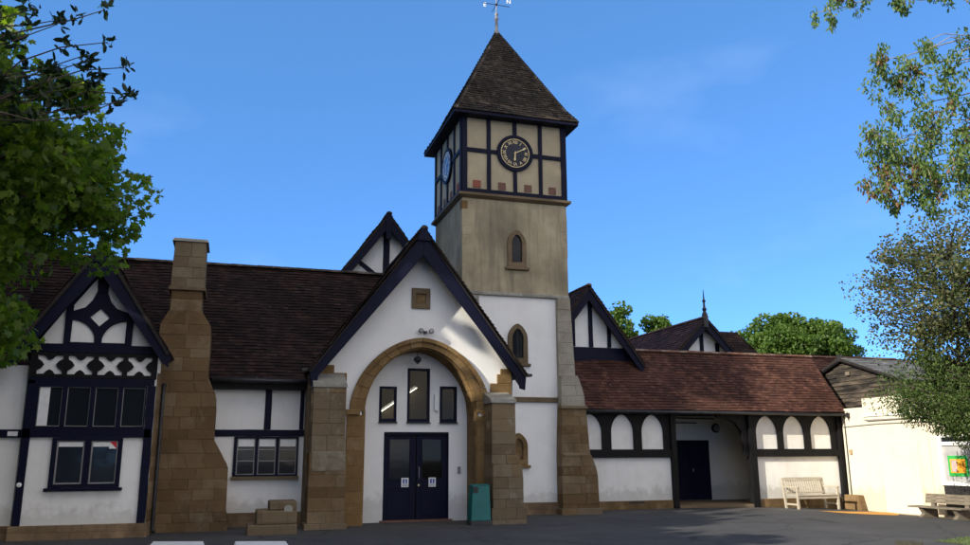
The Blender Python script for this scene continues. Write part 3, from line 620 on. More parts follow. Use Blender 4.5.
# roof and bargeboards
ax, az, hw, ez = 4.33, 7.09, 2.66, 3.50
for s in (-1, 1):
    yb = 24.8 if s < 0 else 24.8
    Ef, Eb, Af, Ab = (ax+s*hw, 19.06, ez), (ax+s*hw, 21.49 if s > 0 else 22.3, ez), (ax, 19.06, az), (ax, 24.8, az)
    if s > 0:
        tiles((ax+hw, 21.48, ez), Ef, Af, (ax, 21.48, az), 'tile_dark', po, 'roof')
        tiles((5.95, 24.8, az-1.62*1.35), (5.95, 21.48, az-1.62*1.35), (ax, 21.48, az), Ab, 'tile_dark', po, 'roof')
    else: tiles(Ef, (ax-hw, 24.8, ez), Ab, Af, 'tile_dark', po, 'roof')
    q = (ax+s*(hw-.02), ez-.02)
    P = [(ax, az-.09), (q[0], q[1]-.02), (q[0]-s*.03, q[1]-.34), (q[0]-s*.17, q[1]-.30), (q[0]-s*.20, q[1]-.10), (ax, az-.70)]
    B().prism(P if s > 0 else P[::-1], 19.10, 19.16).make('bargeboard', 'navy', po, .008)
    Q = [(ax, az-.04), (q[0]+s*.02, q[1]+.04), (q[0]+s*.02, q[1]-.03), (ax, az-.12)]
    B().prism(Q if s > 0 else Q[::-1], 19.06, 19.099).make('verge_tiles', 'ridge', po, .004)
    # soffit boards closing the overhang
    B().prism([(ax, az-.20), (q[0]-s*.03, q[1]-.14), (q[0]-s*.03, q[1]-.18), (ax, az-.24)][::s], 19.16, PV).make('soffit', 'navy', po)
    B().box(*sorted((ax+s*(hw+.02), ax+s*(hw+.16))), 19.14, 19.30, ez-.02, ez+.05).make('gutter_end', 'iron', po, .01)
ridge((ax, 19.02, az+.03), (ax, 24.8, az+.03), 'ridge', po, .10)
B().prism([(ax-.17, az-.33), (ax+.17, az-.33), (ax+.05, az+.06), (ax-.05, az+.06)], 19.04, 19.058).make('apex_board', 'navy', po)

# ------------------------------------------------------------ clock tower
tw = thing('clock_tower', 'square clock tower with timbered belfry stage and steep tiled pyramid roof', 'tower', (7.6, 23.1, 0))
X0, X1, Y0, Y1 = 5.98, 9.2, 21.5, 24.7
B().box(X0+.06, X1-.06, Y0+.06, Y1-.06, -.05, 6.0).make('lower_wall', 'white', tw)
B().box(X0, X1, Y0, Y1, 6.0, 8.80).make('upper_wall', 'towerstone', tw, .02)
for x0, x1 in ((X0, 6.48), (8.80, X1)):
    B().box(x0, x1, Y0, Y0+.5, .0, 5.98).make('corner_strip', 'grey', tw, .02)
B().box(X0, X0+.059, Y0+.5, Y1, .0, 5.98).make('side_facing', 'grey', tw)
B().box(X0-.01, X1+.01, Y0-.02, Y0+.055, 5.98, 6.08).make('offset_ledge', 'grey', tw, .02)
B().box(6.48, 8.80, Y0-.01, Y0+.055, 3.01, 3.15).make('string_course', 'weathered', tw, .012)
B().box(6.30, 8.82, Y0-.03, Y0+.055, -.05, .32).make('plinth', 'plinth', tw, .015)
# quoins at the belfry stage
for k in range(5):
    z = 8.72-.26*(k+1); ww = .26 if k % 2 else .17
    B().box(X0-.006, X0+ww, Y0-.006, Y0+.2, z, z+.25).make('quoin', 'ash_arch' if k < 1 else 'towerstone', tw, .01)
    B().box(X1-ww*.8, X1+.006, Y0-.006, Y0+.2, z-.2, z+.05).make('quoin', 'towerstone', tw, .01)
# right buttress
ashlar('buttress', prof([(-.05, 8.72, 9.80), (1.15, 8.72, 9.77), (1.62, 8.72, 9.58), (2.45, 8.76, 9.54), (2.9, 8.78, 9.50)]), 21.2, 22.3, -.05, 2.9, 'ash_ochre', tw, fy=lambda z: 21.16 if z < 1.6 else 21.22)

ashlar('buttress', prof([(2.9, 8.78, 9.50), (3.25, 8.79, 9.48), (3.75, 8.80, 9.30)]), 21.25, 22.3, 2.9, 3.75, 'ash_grey', tw)
ashlar('buttress', prof([(3.75, 8.80, 9.30), (5.1, 8.80, 9.24), (6.2, 8.82, 9.19)]), 21.42, 22.3, 3.75, 6.0, 'ash_grey', tw, .33)
ashlar('buttress_foot', prof([(-.05, 8.66, 9.86), (.16, 8.66, 9.86)]), 21.10, 22.35, -.05, .16, 'ash_weather', tw)
for z, y in ((2.9, 21.17), (1.62, 21.14)):
    B().hexa([(8.76, y, z-.07), (9.56, y, z-.07), (9.56, 21.4, z-.07), (8.76, 21.4, z-.07), (8.77, y+.02, z-.02), (9.55, y+.02, z-.02), (9.52, 21.4, z+.10), (8.77, 21.4, z+.10)]).make('offset_stone', 'weathered', tw, .01)
# lancets
def lancet_window(cx, z0, zs, hw, rise, V, parent, m1='weathered', fill='glass'):
    o = lancet(cx, z0-.14, zs, hw+.13, rise+.14); i = lancet(cx, z0, zs, hw, rise)
    f = B().prism(o, V-.06, V+.05, 'y', [i]).make('lancet_window', m1, parent, .012)
    B().prism(i, V-.004, V+.0).make('glass' if fill == 'glass' else 'stone_infill', fill, f)
    if fill == 'glass': B().box(cx-.006, cx+.006, V-.012, V-.005, z0, zs+rise*.85).make('glazing_bar', 'iron', f)
    B().box(cx-hw-.20, cx+hw+.20, V-.10, V+.04, z0-.22, z0-.141).make('sill', m1, f, .012)
lancet_window(7.61, 6.97, 7.55, .155, .25, Y0, tw)
lancet_window(7.62, 4.22, 4.80, .165, .27, Y0+.06, tw)
lw = lancet_window(7.60, 1.45, 1.85, .13, .18, Y0+.06, tw, 'ochre2', 'ochre')
# cornice
def sq_ring(bld, o, z0, z1, o2=None):
    o2 = o if o2 is None else o2
    bld.hexa([(X0-o, Y0-o, z0), (X1+o, Y0-o, z0), (X1+o, Y1+o, z0), (X0-o, Y1+o, z0), (X0-o2, Y0-o2, z1), (X1+o2, Y0-o2, z1), (X1+o2, Y1+o2, z1), (X0-o2, Y1+o2, z1)])
c = B(); sq_ring(c, .02, 8.80, 8.86, .10); sq_ring(c, .12, 8.86, 8.94); c.make('cornice', 'weathered', tw, .01)
c = B(); sq_ring(c, .0, 8.94, 11.42); c.make('belfry_panel_wall', 'tan', tw)
# belfry timbers front/left/right/back
zA, zB = 8.94, 11.42
def face_timbers(axis, plane, a0, a1, sgn):
    pr = (plane-.045, plane) if sgn < 0 else (plane, plane+.045)
    L = a1-a0; P = [a0+.07, a0+L*.25, a0+L*.5, a0+L*.75, a1-.07]
    for i, x in enumerate(P):
        wd = .15 if i in (0, 4) else .115
        segs = [(zA+.14, zB-.12)]
        if i == 2: segs = [(zA+.14, 9.75), (10.82, zB-.12)]
        for z0, z1 in segs: B().bar((x, z0), (x, z1), wd, *pr, axis).make('timber', 'navy', tw, .005)
    B().bar((a0, zA+.07), (a1, zA+.07), .14, *pr, axis).make('timber', 'navy', tw, .005)
    B().bar((a0, zB-.06), (a1, zB-.06), .12, *pr, axis).make('timber', 'navy', tw, .005)
    for i in range(4):
        x0 = P[i]+(.075 if i == 0 else .058); x1 = P[i+1]-(.075 if i == 3 else .058)
        if i == 1: x1 = (a0+a1)/2-.545
        if i == 2: x0 = (a0+a1)/2+.545
        B().bar((x0, 10.26), (x1, 10.26), .12, *pr, axis).make('timber', 'navy', tw, .005)
    for i in range(4):
        x = (P[i]+P[i+1])/2; q = (plane-.02, plane-.001) if sgn < 0 else (plane+.001, plane+.02)
        B().bar((x, 9.12), (x, 9.34), .23, *q, axis).make('brick_patch', 'brick' if i == 0 else 'brick2', tw)
face_timbers('y', Y0, X0, X1, -1); face_timbers('x', X0, Y0, Y1, -1); face_timbers('y', Y1, X0, X1, 1); face_timbers('x', X1, Y0, Y1, 1)
# clocks
def clock(cx, cy, cz, side):
    ax_ = 'y' if side == 'front' else 'x'
    def P(a, h, d):   # a across (to the viewer's right), h up, d outwards
        return (cx+a, cy-d, cz+h) if side == 'front' else (cx-d, cy-a, cz+h)
    root = B().lathe([(.56, 0), (.56, .07), (.47, .075), (.46, .05)], (cx, cy, cz), 48, ax_).make('clock_case', 'navy', tw)
    B().lathe([(.455, .051), (.455, .060)], (cx, cy, cz), 48, ax_).make('dial', 'face' if side == 'front' else 'face_reflected', root)
    r = B()
    for r0, r1 in ((.425, .445),):
        vs, fs = [], []
        for i in range(48):
            a = i*2*math.pi/48
            vs += [P(math.cos(a)*r0, math.sin(a)*r0, .066), P(math.cos(a)*r1, math.sin(a)*r1, .066)]
        r.add(vs, [(2*i, 2*i+1, (2*i+3) % 96, (2*i+2) % 96) for i in range(48)])
    r.make('minute_ring', 'gold' if side == 'front' else 'pale', root)
    for i, s in enumerate(['XII', 'I', 'II', 'III', 'IIII', 'V', 'VI', 'VII', 'VIII', 'IX', 'X', 'XI']):
        a = math.pi/2-i*math.pi/6
        m = Matrix.Rotation(math.pi/2, 3, 'X') if side == 'front' else (Matrix.Rotation(-math.pi/2, 3, 'Z') @ Matrix.Rotation(math.pi/2, 3, 'X'))
        m = m @ Matrix.Rotation(-i*math.pi/6, 3, 'Z')
        text('numeral', s, .13, 'gold' if side == 'front' else 'pale', root, P(math.cos(a)*.335, math.sin(a)*.335, .064), m.to_euler())
    for (ang, ln, wd, nm) in ((-math.radians(185), .25, .040, 'hour_hand'), (-math.radians(62), .38, .028, 'minute_hand')):
        a = math.pi/2+ang; d = Vector((math.cos(a), math.sin(a))); n = Vector((-d.y, d.x)); dd = .078 if nm[0] == 'h' else .086
        pts = [-d*.05+n*wd*.4, -d*.05-n*wd*.4, d*ln*.7-n*wd*.5, d*ln*.78-n*wd, d*ln, d*ln*.78+n*wd, d*ln*.7+n*wd*.5]
        bb = B(); bb.add([P(p.x, p.y, dd) for p in pts]+[P(p.x, p.y, dd-.006) for p in pts], [tuple(range(7)), tuple(range(13, 6, -1))]+[(i, (i+1) % 7, (i+1) % 7+7, i+7) for i in range(7)])
        bb.make(nm, 'gold' if side == 'front' else 'pale', root)
    B().lathe([(.022, .08), (.022, .095)], (cx, cy, cz), 12, ax_).make('hub', 'gold', root)
clock(7.59, Y0, 10.28, 'front'); clock(X0, 23.1, 10.28, 'left')
# tower roof
ov = .33; zE = 11.36; AP = Vector((7.59, 23.1, 15.12))
cn = [Vector((X0-ov, Y0-ov, zE)), Vector((X1+ov, Y0-ov, zE)), Vector((X1+ov, Y1+ov, zE)), Vector((X0-ov, Y1+ov, zE))]
for i in range(4):
    a, c = cn[i], cn[(i+1) % 4]; mid = (a+c)/2
    # slight bell-cast: a shallower lower strip, then the steep main slope
    k = .13; ia = a+(AP-a)*k; ic = c+(AP-c)*k; ia.z -= .10; ic.z -= .10
    tiles(a, c, ic, ia, 'tile_tower', tw, 'roof', gauge=.095, wd=.15)
    tiles(ia, ic, AP, AP, 'tile_tower', tw, 'roof', gauge=.095, wd=.15)
    ridge(a+Vector((0, 0, .03)), ia+Vector((0, 0, .04)), 'ridge', tw, .07, 'hip_tiles', .16)
    ridge(ia+Vector((0, 0, .04)), AP+Vector((0, 0, .02)), 'ridge', tw, .07, 'hip_tiles', .16)
c = B(); c.hexa([tuple(p+Vector((0, 0, -.10))) for p in cn]+[tuple(p+Vector((0, 0, -.02))) for p in cn]); c.make('eaves_soffit', 'navy', tw, .01)
B().lathe([(.12, -.20), (.09, 0), (.055, .12), (.05, .42), (.075, .46), (.075, .50), (.04, .54), (.04, .60), (.07, .64), (.04, .69), (.02, .74), (.015, 1.45)], (7.59, 23.1, 15.08), 12).make('finial', 'lead', tw, smooth=True)
wv = B().tube([(7.59-.46, 23.1, 16.08), (7.59+.46, 23.1, 16.08)], .011).tube([(7.59, 22.64, 16.08), (7.59, 23.56, 16.08)], .011)
wv = wv.lathe([(.03, 0), (.05, .03), (.03, .07)], (7.59, 23.1, 16.05), 10).make('weather_vane', 'iron', tw)
text('compass_letter', 'N', .20, 'pale', wv, (7.59+.36, 22.9, 16.13), (math.pi/2, 0, math.radians(-10)))
text('compass_letter', 'E', .20, 'pale', wv, (7.59-.40, 23.1, 16.02), (math.pi/2, 0, math.radians(-10)))
B().bar((7.2, 16.35), (8.0, 16.6), .03, 23.09, 23.11).prism([(7.05, 16.29), (7.25, 16.27), (7.18, 16.46)], 23.09, 23.11).prism([(8.0, 16.5), (8.25, 16.6), (8.15, 16.8), (7.95, 16.66)], 23.09, 23.11).make('arrow', 'iron', wv)

# ------------------------------------------------------------ rear gable behind hall ridge
rg = thing('rear_gabled_block', 'taller timbered gable peeping over the ridge between the hall roof and the tower', 'building', (4.42, 27, 0))
ax, az, hw, ez = 4.42, 9.05, 3.1, 4.85; V = 24.85
B().prism([(ax-2.9, -.05), (ax+1.45, -.05), (ax+1.45, az-2.1), (ax, az-.25), (ax-2.9, ez+.1)], V, V+.3).make('gable_wall', 'white', rg)
timbers([((ax, 6.9), (ax, az-.3), .20), ((ax-1.05, 7.65), (ax-.12, 6.95), .13), ((ax+.12, 6.95), (ax+.95, 7.7), .13), ((ax-1.75, 6.85), (ax-1.45, 6.5), .13), ((ax-1.9, 6.95), (ax-1.2, 6.0), .13), ((ax-2.7, 6.75), (ax+1.4, 6.75), .12)], V, .05, 'navy', rg)
for s in (-1, 1):
    h_ = hw if s < 0 else 1.48; e_ = ez if s < 0 else az-1.48*1.355
    tiles((ax+s*h_, V-.4, e_) if s < 0 else (ax+s*h_, 34, e_), (ax+s*h_, 34, e_) if s < 0 else (ax+s*h_, V-.4, e_), (ax, 34, az) if s < 0 else (ax, V-.4, az), (ax, V-.4, az) if s < 0 else (ax, 34, az), 'tile_dark', rg, 'roof', gauge=.16, wd=.25)
    P = [(ax, az-.06), (ax+s*h_, e_-.06), (ax+s*(h_-.02), e_-.40), (ax, az-.46)]
    B().prism(P if s > 0 else P[::-1], V-.38, V-.32).make('bargeboard', 'navy', rg, .006)
B().box(ax-.09, ax+.09, V-.42, V-.30, az-.85, az-.05).make('king_post', 'navy', rg, .01)
B().box(ax-2.9, ax-2.6, V+.3, 34, -.05, ez+.1).make('side_wall', 'white', rg)
ridge((ax, V-.42, az+.03), (ax, 34, az+.03), 'ridge', rg, .1)

# ------------------------------------------------------------ covered gallery
ga = thing('arcaded_gallery', 'low white gallery with black arched timber panels and red tiled roof, right of the tower', 'building', (14.5, 22.6, 0))
GV = 22.6
B().box(9.3, 12.93, GV+.005, GV+.25, .24, 2.95).make('wall', 'white2', ga)
B().box(15.86, 19.15, GV+.005, GV+.25, .2, 2.95).make('wall', 'white2', ga)
B().box(9.3, 12.93, GV-.05, GV+.24, -.2, .245).make('plinth', 'ochre', ga, .012)
B().box(15.86, 19.13, GV-.05, GV+.24, -.2, .215).make('plinth', 'ochre', ga, .012)
B().box(11.4, 11.9, GV-.056, GV-.03, .17, .22).make('air_brick', 'iron', ga)
def arcade(x0, x1, cs, hw, extra=0):
    hs = [lancet(c, 1.73, 2.24, hw, .52, 16, .13) for c in cs]
    B().prism([(x0, 1.70), (x1, 1.70), (x1, 2.92), (x0, 2.92)], GV-.055, GV+.004, 'y', hs).make('arcade_frame', 'blackwood', ga, .006)
    B().box(x0, x1, GV-.10, GV+.003, 1.49, 1.70).make('rail', 'blackwood', ga, .01)
    for c in cs: 
        B().lathe([(.035, 0), (.035, .02), (.02, .03)], (c+hw+.10, GV-.055, 2.75), 8, 'y').make('peg', 'blackwood', ga)
arcade(9.3, 12.93, (10.22, 11.26, 12.27), .37); arcade(15.86, 19.15, (16.31, 17.32, 18.36), .395)
for x0, x1 in ((12.86, 13.04), (15.62, 15.86), (18.98, 19.16)):
    B().box(x0, x1, GV-.12, GV+.10, -.1, 2.9).make('post', 'blackwood', ga, .012)
B().box(9.3, 19.2, GV-.13, GV+.25, 2.80, 2.98).make('wall_plate', 'blackwood', ga, .01)
# curved brace on the right of the opening
br = [(15.62, 1.5), (15.62, 2.8), (14.5, 2.8), (14.55, 2.70), (14.9, 2.66), (15.2, 2.52), (15.38, 2.28), (15.45, 1.9), (15.47, 1.5)]
B().prism(br, GV-.04, GV+.08).make('curved_brace', 'blackwood', ga, .01)
# recess: back wall, floor, ceiling, doors
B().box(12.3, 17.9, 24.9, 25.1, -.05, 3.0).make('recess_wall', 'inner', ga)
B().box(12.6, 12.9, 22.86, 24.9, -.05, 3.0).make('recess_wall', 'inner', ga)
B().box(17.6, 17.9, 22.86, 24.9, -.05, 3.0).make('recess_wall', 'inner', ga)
B().box(13.04, 15.62, 22.48, 22.86, -.15, .07).make('threshold_step', 'weathered', ga, .015)
B().box(12.9, 17.6, 22.86, 24.9, -.15, .085).make('recess_floor', 'weathered', ga)
B().box(12.9, 17.6, 22.86, 24.9, 2.85, 2.95).make('recess_ceiling', 'blackwood', ga)
for a in (14.33, 14.98):
    d_ = B().prism(rect(a, a+.64, .10, 2.04), 24.83, 24.88, 'y').make('door', 'navy', ga, .006)
    B().prism(rect(a+.08, a+.56, .2, .95), 24.815, 24.829, 'y', [rect(a+.12, a+.52, .24, .91)]).make('panel_moulding', 'navy', d_, .004)
    B().prism(rect(a+.08, a+.56, 1.08, 1.95), 24.815, 24.829, 'y', [rect(a+.12, a+.52, 1.12, 1.91)]).make('panel_moulding', 'navy', d_, .004)
B().tube([(14.95, 24.80, 1.0), (14.95, 24.80, 1.12)], .014).make('handle', 'lead', d_)
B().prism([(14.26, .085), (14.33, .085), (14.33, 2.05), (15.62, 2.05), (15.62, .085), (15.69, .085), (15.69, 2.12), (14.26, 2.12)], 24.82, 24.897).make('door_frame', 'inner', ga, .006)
B().tube([(13.2, 24.84, 2.62), (15.2, 24.84, 2.62)], .02).tube([(14.2, 24.84, 2.78), (15.9, 24.84, 2.76)], .02).make('conduit', 'darkgrey', ga)
gl_ = thing('bulkhead_lamp', 'round dark bulkhead lamp on the back wall of the recessed gallery entrance', 'lamp', (15.95, 24.85, 2.45))
B().lathe([(.15, 0), (.16, .05), (.12, .10)], (15.95, 24.895, 2.45), 20, 'y').make('housing', 'iron', gl_)
B().lathe([(.11, .101), (.10, .13), (.04, .15)], (15.95, 24.895, 2.45), 20, 'y').make('lens', 'midgrey', gl_, smooth=True)
# gallery roof, verge at the right end
gE, gR, gz0, gz1 = 22.28, 23.8, 2.88, 4.88
tiles((9.2, gE, gz0), (19.22, gE, gz0), (19.22, gR, gz1), (9.2, gR, gz1), 'tile_red', ga, 'roof')
tiles((19.22, 25.32, gz0), (9.2, 25.32, gz0), (9.2, gR, gz1), (19.22, gR, gz1), 'tile_red', ga, 'roof', gauge=.15, wd=.25)
ridge((9.2, gR, gz1+.03), (19.24, gR, gz1+.03), 'ridge_red', ga, .10)
B().prism([(GV+.2, 2.9), (25.1, 2.9), (23.8, 4.7)], 19.0, 19.12, 'x').make('end_wall', 'blackwood', ga)
B().box(9.2, 19.2, gE+.02, gE+.07, 2.78, 2.87).make('fascia', 'blackwood', ga, .008)
B().tube([(9.6, gE-.03, 2.83), (19.2, gE-.03, 2.81)], .05).make('gutter', 'iron', ga, smooth=True)
B().tube([(19.22, gE-.02, 2.8), (19.20, GV-.16, 2.5), (19.20, GV-.17, -.12)], .045).make('downpipe', 'iron', ga, smooth=True)

# half-timbered gable beside the tower
sg = thing('tower_side_gable', 'small navy gable with white panels rising from the red roof right beside the tower', 'gable', (10.63, 23.5, 4.4))
ax, az, hw, ez = 10.62, 6.84, 1.86, 4.33; V = 23.52
B().prism([(ax-hw+.15, 4.2), (ax+hw-.15, 4.2), (ax+hw-.15, 4.42), (ax, az-.15), (ax-hw+.15, 4.42)], V, V+.25).make('gable_wall', 'white', sg)
timbers([((ax-.45, 4.9), (ax-.45, 6.0), .12), ((ax+.15, 4.9), (ax+.15, 6.4), .14), ((ax+.78, 4.9), (ax+.78, 5.6), .12), ((ax-hw+.2, 4.80), (ax+hw-.2, 4.80), .17)], V, .05, 'navy', sg)
B().box(ax-hw+.1, ax+hw-.25, V-.06, V-.001, 4.2, 4.715).make('base_board', 'navy', sg)
for s in (-1, 1):
    F, R_ = V-.35, 27.0
    e = (ax+s*hw, F, ez); eb = (ax+s*hw, R_, ez); a_ = (ax, F, az); ab = (ax, R_, az)
    tiles(*((e, eb, ab, a_) if s < 0 else (eb, e, a_, ab)), 'tile_red', sg, 'roof', gauge=.12, wd=.2)
    P = [(ax, az-.08), (ax+s*(hw-.02), ez-.06), (ax+s*(hw-.10), ez-.26), (ax, az-.50)]
    B().prism(P if s > 0 else P[::-1], F+.03, F+.09).make('bargeboard', 'navy', sg, .006)
ridge((ax, V-.38, az+.02), (ax, 27, az+.02), 'ridge_red', sg, .09)

# finialled gable behind
fg = thing('finial_gabled_roof', 'red tiled roof with small timbered gable and tall black spike finial', 'building', (15.95, 25.0, 0))
ax, az, hw, ez = 15.97, 6.35, 2.3, 3.9; V = 25.45
sl = (az-ez)/hw
B().prism([(ax-hw+.1, -.05), (ax+hw-.1, -.05), (ax+hw-.1, ez), (ax, az-.15), (ax-hw+.1, ez)], V, V+.3).make('gable_wall', 'white', fg)
timbers([((ax+x, 4.6), (ax+x, az-.2-abs(x)*sl), .14) for x in (-.62, .0, .62)]+[((ax-1.9, 4.75), (ax+1.9, 4.75), .13)], V, .05, 'navy', fg)
for s in (-1, 1):
    F, R_ = V-.4, 31.5
    e = (ax+s*hw, F, ez); eb = (ax+s*hw, R_, ez); a_ = (ax, F, az); ab = (ax, R_, az)
    tiles(*((e, eb, ab, a_) if s < 0 else (eb, e, a_, ab)), 'tile_red', fg, 'roof', gauge=.13, wd=.2)
    P = [(ax, az-.06), (ax+s*hw, ez-.06), (ax+s*(hw-.03), ez-.32), (ax, az-.42)]
    B().prism(P if s > 0 else P[::-1], F+.03, F+.09).make('bargeboard', 'navy', fg, .006)
ridge((ax, V-.42, az+.02), (ax, 31.5, az+.02), 'ridge_red', fg, .1)
B().box(ax-hw+.1, ax+hw-.1, V+.3, 31.3, -.05, ez).make('body_wall', 'white', fg)
B().lathe([(.11, -.35), (.10, .12), (.05, .22), (.085, .30), (.04, .38), (.035, .55), (.07, .60), (.03, .66), (.008, 1.02)], (ax, V-.34, az-.02), 10).make('finial', 'iron', fg)
# rear hipped roofs
rr = thing('rear_roof_block', 'far dark red hipped roof running behind the gallery towards the boarded gable', 'building', (19.5, 28, 0))
tiles((16.5, 25.9, 3.8), (26, 25.9, 3.8), (26, 27.0, 5.33), (17.6, 27.0, 5.33), 'tile_red', rr, 'roof', gauge=.12, wd=.2)
ridge((17.5, 27.0, 5.36), (26, 27.0, 5.36), 'ridge_red', rr, .1)
B().box(16.8, 26, 26.2, 29, -.05, 4.0).make('wall', 'white', rr)
tiles((26, 28.1, 3.8), (17, 28.1, 3.8), (17, 27.0, 5.33), (26, 27.0, 5.33), 'tile_red', rr, 'roof', gauge=.2, wd=.3)
hp = thing('far_hipped_roof', 'dark hip end of a roof just right of the spike finial', 'building', (19.6, 31, 0))
tiles((17.6, 30.0, 4.9), (22.6, 30.0, 4.9), (21.4, 31.2, 6.85), (18.8, 31.2, 6.85), 'tile_dark', hp, 'roof', gauge=.14, wd=.2)
tiles((22.6, 30.0, 4.9), (22.6, 33.4, 4.9), (21.4, 32.2, 6.85), (21.4, 31.2, 6.85), 'tile_dark', hp, 'roof', gauge=.14, wd=.2)
B().box(17.9, 22.3, 30.4, 33.2, -.05, 5.0).make('wall', 'white', hp)

# ------------------------------------------------------------ cream outbuilding
cb = thing('cream_outbuilding', 'sunlit cream painted flat-topped outbuilding with blocked door, at the right', 'building', (19.3, 18, 0))
CU = 19.15
B().box(CU, CU+.25, 19.9, 21.48, -.3, 3.27).make('wall', 'cream', cb, .012)
B().box(CU, CU+.25, 21.482, 22.45, -.3, 3.0).make('wall', 'cream', cb, .012)
B().prism([(12, -.3), (18.72, -.3), (18.72, 2.10), (12, 2.10)], CU+.02, CU+.2, 'x').make('window_wall', 'cream', cb)
B().box(CU, CU+.25, 18.72, 19.898, -.3, 3.22).make('wall', 'cream', cb, .012)
B().box(CU, CU+.25, 12, 18.718, 2.10, 3.18).make('wall', 'cream', cb, .012)
B().box(CU-.05, CU-.001, 14, 21.42, 2.60, 2.72).make('ledge', 'creamdoor', cb, .01)
B().box(CU-.09, CU-.051, 14, 21.42, 2.70, 2.735).make('ledge_drip', 'pale', cb, .005)
B().tube([(CU-.03, 22.4, 2.42), (CU-.03, 20.8, 2.47), (CU-.03, 18.9, 2.46)], .012).make('cable', 'midgrey', cb)
B().tube([(CU-.05, 21.3, 2.575), (CU-.05, 18.6, 2.60)], .014).make('cable', 'midgrey', cb)
B().tube([(CU-.03, 22.15, 2.9), (CU-.03, 22.1, 2.6)], .012).box(CU-.07, CU-.001, 22.05, 22.15, 2.7, 2.86).make('wall_bracket', 'iron', cb)
B().box(CU-.05, CU-.001, 22.1, 22.2, 1.55, 1.70).make('junction_box', 'sand', cb)
B().tube([(CU-.03, 22.3, 2.9), (CU-.03, 22.3, -.1)], .016).make('wire', 'darkgrey', cb)
B().box(CU-.035, CU-.001, 19.42, 20.86, -.25, 1.88).make('blocked_door', 'creamdoor', cb, .012)
B().prism([(19.36, -.25), (19.42, -.25), (19.42, 1.88), (20.86, 1.88), (20.86, -.25), (20.92, -.25), (20.92, 1.94), (19.36, 1.94)], CU-.02, CU-.0005, 'x').make('door_surround', 'cream', cb, .008)
B().box(CU-.028, CU-.001, 19.0, 19.10, -.25, 2.45).make('pilaster', 'cream', cb, .012)
# window with white frame, notice and dark panel
F = B().prism(rect(14.3, 18.70, .70, 2.06), CU-.04, CU+.019, 'x', [rect(a, a+1.30, 1.88, 2.0) for a in (14.4, 15.83, 17.26)]+[rect(a, a+1.30, .80, 1.78) for a in (14.4, 15.83, 17.26)]).make('window', 'pale', cb, .006)
for a in (14.4, 15.83, 17.26):
    B().box(CU+.0, CU+.006, a, a+1.30, 1.88, 2.0).make('glass', 'glass', F)
    B().box(CU+.0, CU+.006, a, a+1.30, .80, 1.78).make('glass', mottled('net_curtain', (.30, .30, .30), (.40, .40, .39), 4, .5, 0) if a > 16 else 'glass', F)
B().box(CU-.02, CU-.0005+.02, 14.3, 18.66, -.25, .69).make('dark_panel', 'iron', cb, .01)
nb = thing('notice_poster', 'green bordered notice with orange sheet in the window of the cream outbuilding', 'poster', (CU-.02, 17.8, 1.2))
B().box(CU-.016, CU-.002, 17.78, 18.42, .95, 1.50).make('board', 'green', nb)
B().box(CU-.020, CU-.0165, 17.85, 18.35, 1.04, 1.41).make('sheet', 'orangepaper', nb)
B().box(CU-.023, CU-.0205, 18.13, 18.31, 1.07, 1.38).make('picture', 'greypaper', nb)
# low stone footing by the corner
lf = B().hexa([(CU-.26, 21.62, -.3), (CU-.003, 21.62, -.3), (CU-.003, 22.40, -.3), (CU-.26, 22.40, -.3), (CU-.24, 21.80, .30), (CU-.003, 21.80, .30), (CU-.003, 22.40, .30), (CU-.24, 22.40, .30)]).make('stone_footing', 'ochre', None, .015)
recentre(lf, (CU-.13, 22, -.15)); tag(lf, 'low brown stone footing block against the cream wall by the gallery corner', 'footing')
# flat roof behind the parapet
B().box(CU+.25, 26, 12, 20.6, 2.6, 2.75).make('flat_roof', 'darkgrey', cb)
# ------------------------------------------------------------ boarded building with slates
sb = thing('boarded_barn', 'dark weatherboarded gable with grey slate roof above the cream wall', 'barn', (19.8, 22, 0))
U0 = 19.65; ay, az = 22.75, 4.72; sl = .35
B().prism([(19.9, -.1), (25.2, -.1), (25.2, az-(25.2-ay)*sl-.05), (ay, az-.05), (19.9, az-(ay-19.9)*sl-.05)], U0+.05, U0+.2, 'x').make('gable_wall', 'boards', sb)
z = 2.4
bb = B()
while z < az-.1:
    h = min(.155, az-.1-z); y0 = ay-(az-z-h-.05)/sl if (az-z-h-.05)/sl < 2.8 else 19.95; y1 = min(ay+(az-z-h-.05)/sl, 25.2)
    if y1-y0 > .1:
        x = y0
        while x < y1:
            xe = min(x+random.uniform(.9, 2.2), y1); o = random.uniform(-.012, .012)
            bb.hexa([(U0+o, x+.004, z), (U0+.05, x+.004, z), (U0+.05, xe, z), (U0+o, xe, z), (U0+.035, x+.004, z+h), (U0+.05, x+.004, z+h), (U0+.05, xe, z+h), (U0+.035, xe, z+h)]); x = xe
    z += .14
bb.make('weatherboards', 'boards', sb)
for s in (-1, 1):
    L = 2.75
    e0 = (U0-.12, ay+s*L, az-L*sl); e1 = (27, ay+s*L, az-L*sl); a0 = (U0-.12, ay, az); a1 = (27, ay, az)
    tiles(*((e0, e1, a1, a0) if s < 0 else (e1, e0, a0, a1)), 'slate', sb, 'roof', gauge=.2, wd=.28, thick=.008)
    B().bar((ay, az-.06), (ay+s*L, az-L*sl-.06), .12, U0-.10, U0-.03, 'x').make('bargeboard', 'blackwood', sb, .006)
B().box(U0-.05, U0-.01, 22.42, 22.60, 4.12, 4.24).make('gable_vent', 'oldwood', sb)
B().box(U0-.14, U0-.02, ay-.06, ay+.06, az-.12, az+.12).make('ridge_end', 'iron', sb)

